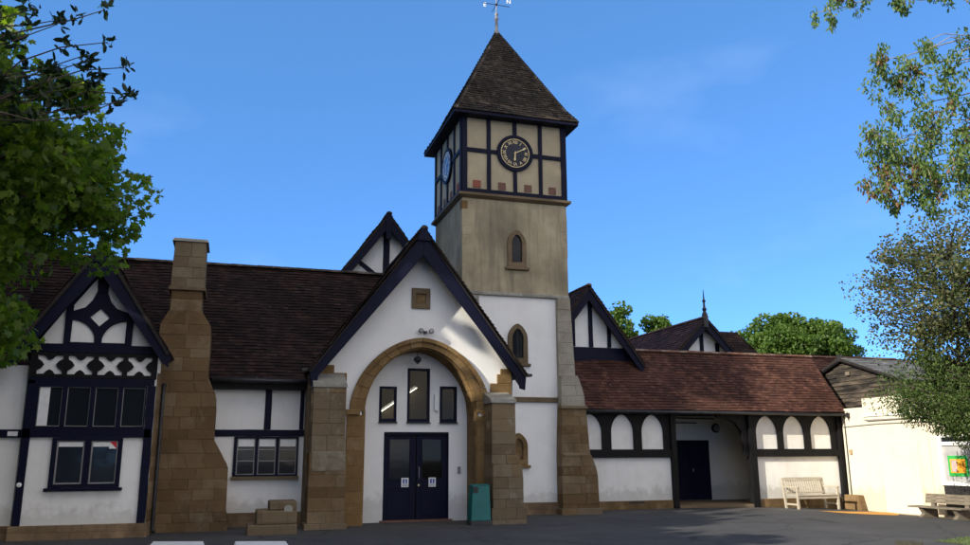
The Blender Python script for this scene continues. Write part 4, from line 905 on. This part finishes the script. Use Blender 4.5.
# ------------------------------------------------------------ paving marks by the cream wall
def sheet(name, pts, mat, h=.004):
    b = B(); tr = tessellate_polygon([[Vector((x, y, 0)) for x, y in pts]]); b.add([(x, y, gz(x)+h) for x, y in pts], [tuple(t) if Vector((pts[t[1]][0]-pts[t[0]][0], pts[t[1]][1]-pts[t[0]][1], 0)).cross(Vector((pts[t[2]][0]-pts[t[0]][0], pts[t[2]][1]-pts[t[0]][1], 0))).z > 0 else tuple(reversed(t)) for t in tr])
    o = b.make(name, mat); o['kind'] = 'structure'; return o
sheet('wall_edge_paving', [(18.45, 12), (19.14, 12), (19.14, 20.5), (18.35, 20.5)], 'sand', .006)
sheet('painted_marking', [(16.4, 20.6), (16.55, 19.5), (17.0, 19.0), (17.7, 18.9), (18.9, 20.2), (19.13, 20.9), (18.3, 20.75), (17.3, 20.5)], 'orange', .011)

# ------------------------------------------------------------ objects
def teak_bench():
    o = thing('garden_bench', 'pale slatted teak bench against the white wall under the right arches', 'bench', (17.1, 21.8, -.06))
    x0, x1, yf, yb, g = 16.50, 18.02, 21.55, 22.12, -.09
    w_ = .065
    for x in (x0, x1-w_):
        B().box(x, x+w_, yf, yf+w_, g, .56).make('leg', 'teak', o, .006)
        B().hexa([(x, yb, g), (x+w_, yb, g), (x+w_, yb+w_, g), (x, yb+w_, g), (x, yb+.12, .84), (x+w_, yb+.12, .84), (x+w_, yb+.12+w_*.8, .84), (x, yb+.12+w_*.8, .84)]).make('leg', 'teak', o, .006)
        B().box(x-.01, x+w_+.01, yf-.03, yb+.06, .56, .60).make('armrest', 'teak', o, .008)
        B().box(x+.015, x+w_-.015, yf+w_, yb, .05, .10).make('side_rail', 'teak', o, .004)
    B().box(x0+w_, x1-w_, yf+.01, yf+.05, .24, .33).make('front_rail', 'teak', o, .005)
    s = B()
    for k in range(6): s.box(x0+.01, x1-.01, yf-.01+k*.095, yf+.07+k*.095, .33, .352)
    s.make('seat', 'teak', o, .004)
    bk = B().hexa([(x0+w_, yb+.09, .76), (x1-w_, yb+.09, .76), (x1-w_, yb+.13, .76), (x0+w_, yb+.13, .76), (x0+w_, yb+.105, .86), (x1-w_, yb+.105, .86), (x1-w_, yb+.145, .86), (x0+w_, yb+.145, .86)])
    bk.box(x0+w_, x1-w_, yb+.02, yb+.06, .38, .43)
    for k in range(16):
        x = x0+.11+k*(x1-x0-.27)/15
        bk.hexa([(x, yb+.03, .43), (x+.05, yb+.03, .43), (x+.05, yb+.05, .43), (x, yb+.05, .43), (x, yb+.10, .76), (x+.05, yb+.10, .76), (x+.05, yb+.12, .76), (x, yb+.12, .76)])
    bk.make('backrest', 'teak', o, .003)
teak_bench()
def old_bench():
    o = thing('wooden_bench', 'grey weathered low bench on chunky supports before the cream wall, far right', 'bench', (18.5, 18.1, -.15))
    y0, y1, g = 17.15, 18.75, -.15
    for k, x in enumerate((18.02, 18.16, 18.30)): B().box(x, x+.125, y0, y1+.15, .13, .17).make('seat_plank', 'oldwood', o, .008)
    for k in range(3): B().hexa([(18.50+k*.02, y0, .24+k*.085), (18.535+k*.02, y0, .24+k*.085), (18.535+k*.02, y1, .24+k*.085), (18.50+k*.02, y1, .24+k*.085), (18.515+k*.02, y0, .318+k*.085), (18.55+k*.02, y0, .318+k*.085), (18.55+k*.02, y1, .318+k*.085), (18.515+k*.02, y1, .318+k*.085)]).make('back_plank', 'oldwood', o, .006)
    for y in (17.35, 18.45):
        B().prism([(18.0, g), (18.62, g), (18.62, .10), (18.60, .46), (18.55, .46), (18.50, .128), (18.06, .128), (18.16, -.02)], y, y+.12).make('support', 'oldwood', o, .012)
old_bench()
def litter_bin():
    o = thing('litter_bin', 'teal litter bin standing against the right jamb of the sandstone arch', 'bin', (5.7, 18.95, 0))
    B().hexa([(5.44, 18.75, .10), (5.92, 18.75, .10), (5.92, 19.12, .10), (5.44, 19.12, .10), (5.49, 18.79, .88), (5.90, 18.79, .88), (5.90, 19.10, .88), (5.49, 19.10, .88)]).make('body', 'teal', o, .015)
    B().box(5.425, 5.935, 18.735, 19.13, 0, .10).make('base', 'darkgrey', o, .01)
    B().hexa([(5.48, 18.78, .88), (5.91, 18.78, .88), (5.91, 19.11, .88), (5.48, 19.11, .88), (5.50, 18.82, .91), (5.89, 18.82, .91), (5.89, 19.09, .91), (5.50, 19.09, .91)]).make('lid', 'teal', o, .008)
    B().box(5.50, 5.62, 18.765, 18.79, .72, .86).make('ashtray_plate', 'iron', o, .006)
litter_bin()
st = thing('mounting_block', 'stepped brown stone mounting block below the three-light casement window', 'stone block', (1, 18.3, 0))
B().box(.47, 1.47, 18.0, 18.9, -.03, .20).make('step', 'weathered', st, .03)
B().box(.64, 1.46, 18.01, 18.85, .20, .48).make('step', 'weathered', st, .03)
B().box(.89, 1.45, 18.02, 18.8, .48, .66).make('step', 'weathered', st, .03)
B().lathe([(.085, 0), (.09, .006), (.03, .012)], (1.28, 18.02, .50), 14, 'y').make('lichen_patch', 'grey', st)
for k, (xa, xb, l) in enumerate(((-1.24, -.30, 'white painted concrete block nearest the foot of the ochre chimney'), (.20, 1.14, 'white painted concrete block in front of the stepped mounting block'))):
    o = B().hexa([(xa, 15.9-k*.5, -.02), (xb, 15.6-k*.5, -.02), (xb, 16.5-k*.5, -.02), (xa, 16.8-k*.5, -.02), (xa+.03, 15.9-k*.5, .06), (xb-.03, 15.6-k*.5, .06), (xb-.03, 16.47-k*.5, .06), (xa+.03, 16.77-k*.5, .06)]).make('kerb_block', 'pale', None, .012)
    recentre(o, ((xa+xb)/2, 17, 0)); tag(o, l, 'block', 'white kerb blocks at the bottom edge')
o = B().hexa([(10.92, 11.6, -.02), (11.22, 11.5, -.02), (11.25, 11.75, -.02), (10.95, 11.87, -.02), (10.93, 11.6, .12), (11.21, 11.5, .12), (11.24, 11.74, .12), (10.96, 11.86, .12)]).make('timber_stub', 'stub', None, .015)
recentre(o, (11.1, 11.7, 0)); tag(o, 'dark low timber stub on the asphalt at the bottom right edge', 'stub')

# ------------------------------------------------------------ foliage
LEAF = {
 'lobed': ([(0, .35, .03), (0, 0, 0), (.22, .12, .02), (.55, .10, -.03), (.36, .36, .03), (.55, .68, -.05), (.22, .62, .02), (0, 1, -.08), (-.22, .62, .02), (-.55, .68, -.05), (-.36, .36, .03), (-.55, .10, -.03), (-.22, .12, .02)], [(0, i, i % 12+1) for i in range(1, 13)]),
 'broad': ([(0, 0, 0), (.5, .28, .06), (.42, .75, .03), (0, 1, -.06), (-.42, .75, .03), (-.5, .28, .06)], [(0, 1, 2, 3), (0, 3, 4, 5)]),
 'long': ([(0, 0, 0), (.20, .35, .04), (.17, .75, .02), (0, 1, -.05), (-.17, .75, .02), (-.20, .35, .04)], [(0, 1, 2, 3), (0, 3, 4, 5)]),
 'needle': ([(0, 0, 0), (.09, .4, .0), (0, 1, -.05), (-.09, .4, 0)], [(0, 1, 2, 3)]),
}
def leaves(centres, radii, counts, size, shape, mat, name, parent, droop=.3, squash=.7, tint_f=None, edge=.25):
    V0, F0 = LEAF[shape]; V0 = np.array(V0); k = len(V0)
    P = []
    for c, r, n in zip(centres, radii, counts):
        d = RN.normal(size=(n, 3)); d /= np.linalg.norm(d, axis=1)[:, None]
        q = d*(RN.random((n, 1))**edge)*r; q[:, 2] *= squash; P.append(q+np.array(c))
    P = np.concatenate(P); n = len(P)
    yv = RN.normal(size=(n, 3)); yv[:, 2] -= droop*2; yv /= np.linalg.norm(yv, axis=1)[:, None]
    t = RN.normal(size=(n, 3)); t[:, 2] += .8; xv = np.cross(yv, t); xv /= np.linalg.norm(xv, axis=1)[:, None]; zv = np.cross(xv, yv)
    s = size*(.65+.7*RN.random(n))
    W = (V0[None, :, 0, None]*xv[:, None]+V0[None, :, 1, None]*yv[:, None]+V0[None, :, 2, None]*zv[:, None])*s[:, None, None]+P[:, None]
    L = np.array(root_loc(parent)); W = W-L
    me = bpy.data.meshes.new(name); verts = W.reshape(-1, 3)
    fl = np.array([f for f in F0]); F = (fl[None]+(np.arange(n)*k)[:, None, None]).reshape(-1, fl.shape[1])
    me.vertices.add(len(verts)); me.vertices.foreach_set('co', verts.ravel())
    me.loops.add(F.size); me.loops.foreach_set('vertex_index', F.ravel()); me.polygons.add(len(F)); me.polygons.foreach_set('loop_start', np.arange(len(F))*fl.shape[1])
    me.update(calc_edges=True)
    at = me.attributes.new('tint', 'FLOAT', 'POINT'); at.data.foreach_set('value', np.repeat(RN.random(n), k).astype(np.float32))
    me.materials.append(mat); o = bpy.data.objects.new(name, me); COL.objects.link(o); o.parent = parent
    return o
def limb(b, p, q, r0, r1, sag=.0, n=6, wob=.08):
    p, q = Vector(p), Vector(q); L = (q-p).length; pts = []
    for i in range(n+1):
        t = i/n; v = p.lerp(q, t); v.z += sag*L*4*t*(1-t)
        if 0 < i < n: v += Vector((random.gauss(0, 1), random.gauss(0, 1), random.gauss(0, 1)))*wob*L*.15
        pts.append(v)
    b.tube(pts, [r0+(r1-r0)*i/n for i in range(n+1)], 6); return pts
LEFTG = leaf_mat('sycamore_leaf', (.055, .105, .014), (.16, .22, .03), .55); GREEN = leaf_mat('broad_leaf', (.020, .045, .008), (.07, .115, .018)); YEWG = leaf_mat('loose_evergreen_leaf', (.030, .062, .014), (.10, .14, .035), .35); DARKG = leaf_mat('dark_leaf', (.010, .022, .008), (.025, .045, .014), .2)
YGREEN = leaf_mat('bright_leaf', (.04, .085, .012), (.10, .16, .03)); RUST = leaf_mat('rusty_leaf', (.12, .055, .025), (.20, .11, .055), .25)
OLIVE = leaf_mat('olive_leaf', (.045, .075, .02), (.12, .115, .05), .35); HANG = leaf_mat('hanging_leaf', (.065, .12, .028), (.15, .205, .06), .4)

def tree(name, label, base, height, crown, nclump, per, size, mat, shape='broad', trunk_r=.25, seed=1, clump_r=.8, group=None, bark='bark', droop=.3, bough=True, keep=None, cat='tree', lean=(0, 0)):
    """crown = (cx,cy,cz, rx,ry,rz)"""
    random.seed(seed); root = thing(name, label, cat, base, group)
    cx, cy, cz, rx, ry, rz = crown; C = []
    tries = 0
    while len(C) < nclump and tries < nclump*40:
        tries += 1
        d = Vector((random.gauss(0, 1), random.gauss(0, 1), random.gauss(0, 1))).normalized()*(random.random()**.38)
        p = Vector((cx+d.x*rx, cy+d.y*ry, cz+d.z*rz))
        if keep and not keep(p): continue
        C.append(p)
    b = B(); top = Vector((base[0]+lean[0], base[1]+lean[1], cz+rz*.45)); bs = Vector(base)
    pts = [bs+(top-bs)*t+Vector((random.gauss(0, .1), random.gauss(0, .1), 0))*(0 if t < .05 else 1) for t in (0, .1, .25, .4, .55, .7, .85, 1)]
    b.tube(pts, [trunk_r*k for k in (1.35, 1.05, .92, .8, .66, .5, .34, .15)], 10)
    b.make('trunk', bark, root, smooth=True)
    b = B()
    for c in C[::1 if bough else 3]:
        j = min(range(2, 8), key=lambda i: abs(pts[i].z-(c.z-(c-pts[i]).length*.35))); limb(b, pts[j], c, trunk_r*.22, .012, -.04 if droop > .5 else .05)
    b.make('limbs', bark, root, smooth=True)
    leaves([tuple(c) for c in C], [clump_r*random.uniform(.6, 1.25) for _ in C], [int(per*random.uniform(.6, 1.3)) for _ in C], size, shape, mat, 'crown', root, droop)
    return root

# left tree, overhanging the bay from outside the frame
def keepL(p):
    return p.x < -.35-.1*(10-p.y) and not (p.z < 3.1+(-(p.x)-1.0)*-.25 + .1*(p.y-10) and p.x > -2.2)
RZL = ([2.2, 2.7, 3.7, 4.1, 4.4, 5.1, 5.7, 6.15, 6.6], [-2.95, -2.6, -2.45, -2.0, -1.28, -1.6, -2.6, -3.5, -4.4])
tree('broadleaf_tree', 'dark green broadleaf tree overhanging the navy gable at the left edge', (-5.6, 10.5, 0), 8, (-3.4, 10.0, 4.6, 2.7, 1.9, 2.5), 330, 210, .085, LEFTG, 'lobed', .24, 5, .38, keep=lambda p: p.x < .22+float(np.interp(p.z, *RZL))+.12*(10-p.y))
# bare-ended sprigs of the evergreen in front of it
def sprig_tree():
    random.seed(21); root = thing('evergreen_tree', 'sparse evergreen with long leathery leaves on thin twigs, top left corner', 'tree', (-4.4, 7.5, 0))
    b = B(); trunk = [Vector((-4.4, 7.5, 0)), Vector((-4.3, 7.5, 2)), Vector((-4.1, 7.4, 4)), Vector((-3.7, 7.4, 5.6)), Vector((-3.4, 7.4, 6.8))]
    b.tube(trunk, [.13, .11, .09, .07, .03], 8); b.make('trunk', 'bark', root, smooth=True)
    tips = [(-1.32, 5.57, 7.5), (-1.27, 5.25, 7.5), (-1.08, 4.98, 7.4), (-1.05, 4.81, 7.6), (-1.05, 4.69, 7.4), (-1.47, 5.14, 7.6), (-1.68, 5.41, 7.5), (-1.65, 5.26, 7.3), (-1.68, 5.00, 7.6), (-1.38, 4.84, 7.5), (-1.31, 4.99, 7.7), (-1.16, 4.67, 7.5), (-1.88, 5.42, 7.4), (-2.04, 5.20, 7.6), (-1.42, 5.05, 7.5), (-1.73, 4.72, 7.4)]
    b = B(); cs = []
    for (x, z, y) in tips:
        o = Vector((-3.9, 7.4, 3.9+.45*(z-4))); t = Vector((x, y, z)); pts = limb(b, o, t, .018, .004, -.06, 8, .12)
        cs.append(tuple(t)); cs.append(tuple(pts[-2]+Vector((.02, 0, .02))))
        for k in (4, 5, 6):
            e = pts[k]+Vector((random.uniform(-.05, .10), random.uniform(-.1, .1), random.uniform(-.08, .12))); b.tube([pts[k], e], [.005, .003], 4); cs.append(tuple(e))
    b.make('twigs', 'bark', root)
    leaves(cs, [.055]*len(cs), [13]*len(cs), .085, 'long', DARKG, 'leaves', root, -.25, 1)
sprig_tree()
# far trees behind the roofs
tree('oak_tree', 'rounded green tree rising above the far right of the red gallery roof', (36, 46, 0), 11, (35.9, 46, 8.1, 4.2, 3.6, 2.45), 210, 400, .16, YGREEN, 'broad', .4, 19, .85, 'far trees behind the roofs')
tree('oak_tree', 'pale green treetop just right of the tower, left of the two small ones', (22.9, 46, 0), 10, (22.9, 46, 8.7, 1.2, 1.0, 2.2), 40, 190, .17, YGREEN, 'broad', .25, 12, .62, 'far trees behind the roofs')
tree('oak_tree', 'smallest pale green treetop standing left of the spike finial', (26.0, 46, 0), 10, (25.8, 46, 8.9, .9, .8, 1.9), 22, 150, .16, YGREEN, 'broad', .2, 14, .5, 'far trees behind the roofs')
# right tree: thin reddish one, trunk near the frame edge
def keepR(p): return True
tree('mixed_shrubby_tree', 'slender tree with fine sparse olive brown leaves, trunk near the right edge', (16.6, 15.2, -.05), 8, (16.5, 15.1, 5.3, 1.9, 2.2, 1.9), 210, 110, .058, OLIVE, 'broad', .07, 31, .5, bark='bark', bough=True)
tree('yew_tree', 'dark green bushy tree spilling over the cream wall at the right edge', (17.2, 14.9, -.1), 5, (16.9, 15.3, 2.8, 2.1, 1.8, 1.25), 150, 230, .065, YEWG, 'long', .14, 33, .45, droop=.5, keep=lambda p: (p.x-p.y*.9 > 2.2 or p.z > 2.45+(15.9-p.x)*.5) and p.z > 1.9)
# tall tree with hanging foliage
def hanging():
    random.seed(41); root = thing('weeping_tree', 'tall tree with drooping yellow green sprays hanging into the top right corner', 'tree', (14.3, 9.6, 0))
    tr = [Vector((14.3, 9.6, 0)), Vector((14.2, 9.6, 3)), Vector((14.1, 9.7, 6)), Vector((14.2, 9.8, 9)), Vector((14.3, 9.9, 12))]
    b = B(); b.tube(tr, [.34, .27, .22, .16, .05], 10); b.make('trunk', 'palebark', root, smooth=True)
    sp = []
    # (x,y,z of the spray top, length, radius)
    for (x, y, z, l, r) in [(9.95, 11.2, 9.45, .42, .16), (10.25, 11.0, 9.95, .55, .22), (10.55, 10.9, 9.7, .35, .14), (10.9, 10.5, 9.5, .3, .14),
        (10.62, 10.7, 8.55, .55, .22), (10.75, 10.6, 8.2, .7, .26), (11.0, 10.5, 8.35, .5, .25), (11.2, 10.4, 8.1, .5, .24), (11.3, 10.3, 8.6, .4, .2), (11.05, 10.4, 9.7, .5, .2), (11.4, 10.1, 9.6, .6, .22),
        (10.45, 10.9, 7.05, .7, .26), (10.6, 10.8, 6.7, .75, .28), (10.9, 10.7, 7.0, .8, .30), (11.1, 10.5, 6.8, .8, .32), (11.3, 10.3, 7.3, .8, .3), (11.0, 10.5, 6.2, .7, .3), (11.35, 10.2, 6.4, .8, .32), (10.4, 10.9, 6.25, .5, .22), (11.3, 10.4, 5.9, .6, .3), (10.75, 10.7, 6.0, .5, .22), (11.45, 10.1, 7.8, .7, .28), (11.6, 10.0, 7.0, .9, .34), (11.7, 9.9, 8.4, .7, .3), (11.65, 9.9, 6.2, .8, .34), (10.9, 10.6, 7.45, .5, .22), (12.1, 9.9, 7.5, .9, .4), (12.3, 9.8, 6.4, .9, .4), (12.4, 9.8, 8.8, .9, .4), (12.8, 9.8, 9.8, .9, .4), (13.1, 9.6, 7, 1, .5), (15.2, 9.5, 8, 1, .6), (15, 10.2, 10, 1, .6), (14, 8.8, 9, 1, .6), (13.6, 10.6, 10.6, 1, .6)]:
        for k in range(3): sp.append((x+random.gauss(0, .09), y+random.gauss(0, .2), z+random.gauss(0, .08), l*random.uniform(.5, .95), r*.62))
    b = B(); C = []; R = []
    for i, (x, y, z, l, r) in enumerate(sp):
        o = tr[2].lerp(tr[3], min(max((z-5.6)/3, 0), 1.2))
        if i % 3 == 0: m = limb(b, o, (x, y, z), .020, .005, .07, 7, .14)
        else: b.tube([(x, y, z), (x+.05, y, z-l*.5), (x+.09, y+.02, z-l*.95)], [.006, .005, .002], 4)
        n = max(3, int(l/.10))
        for j in range(n):
            t = j/n; C.append((x+random.gauss(0, r*.45)+.10*t, y+random.gauss(0, r*.45), z-l*t)); R.append(r*(.75-.45*t)+.04)
    b.make('branches', 'palebark', root, smooth=True)
    leaves(C, [x*.85 for x in R], [int(30*(r/.15)) for r in R], .08, 'long', HANG, 'crown', root, 1.0, 1.1)
    idx = [i for i in range(len(C)) if random.random() < .10]
    leaves([C[i] for i in idx], [R[i]*.8 for i in idx], [20]*len(idx), .09, 'long', RUST, 'rusty_sprays', root, 1.6, 1.2)
hanging()
# big trees out of frame to the left and behind the camera; they shade the front of the school
def shade(label, base, crown, n, seed, per=70):
    return tree('shade_tree', label, base, 10, crown, n, per, .42, GREEN, 'broad', .45, seed, 1.25, 'large trees standing left of and behind the viewpoint', bough=False)
shade('towering tree outside the left edge, nearest the gable bay', (-10, 18.5, 0), (-10, 19.2, 13.5, 4.2, 4.2, 10.5), 300, 51)
shade('towering tree outside the left edge, shading the clock tower', (-12.5, 15.8, 0), (-13.0, 15.9, 17.5, 3.6, 2.2, 9.0), 120, 52)
shade('middling tree outside the left edge, shading the porch steps', (-13, 11.4, 0), (-13.0, 11.5, 8.6, 3.0, 2.6, 5.2), 170, 56)
shade('low tree outside the left edge, shading the foot of the gable bay', (-8.2, 16.6, 0), (-8.2, 16.6, 3.6, 1.9, 2.2, 3.2), 70, 57)
shade('shorter tree behind the viewpoint, nearest on the left', (-9, 8, 0), (-9, 8.0, 5.8, 3.2, 4.0, 4.0), 85, 53)
shade('shorter tree behind the viewpoint, over the left shoulder', (-8.5, 1, 0), (-8.5, 1, 6.0, 3.4, 3.8, 4.2), 130, 54)
shade('shorter tree farthest behind the viewpoint', (-7, -6, 0), (-7, -6, 6.2, 3.6, 3.8, 4.4), 120, 55)

# grass verge at the bottom right corner
def grass():
    root_pts = []; n = 5000
    xy = np.column_stack([12.4+RN.random(n)*3.5, 10.5+RN.random(n)*2.6]); xy = xy[(xy[:, 0]-12.4)*.35+(12.45-xy[:, 1]) > 0.05*np.sin(xy[:, 0]*9)]
    b = B()
    for x, y in xy:
        a = random.random()*6.28; h = random.uniform(.02, .05); dx, dy = math.cos(a)*.006, math.sin(a)*.006; z = gz(x)
        b.add([(x-dx, y-dy, z), (x+dx, y+dy, z), (x+random.gauss(0, .015), y+random.gauss(0, .015), z+h)], [(0, 1, 2)], random.random())
    o = b.make('grass', leaf_mat('grass_blades', (.06, .10, .02), (.12, .17, .05), .2), None, tint=True); o['kind'] = 'stuff'; tag(o, 'short green grass verge in the bottom right corner', 'grass')
    sheet('verge', [(12.3, 10), (16, 10), (16, 13.2), (13.4, 12.75), (12.4, 12.4)], mottled('verge_soil', (.05, .07, .02), (.09, .10, .04), 6, .95, .3, 30), .005)
grass()
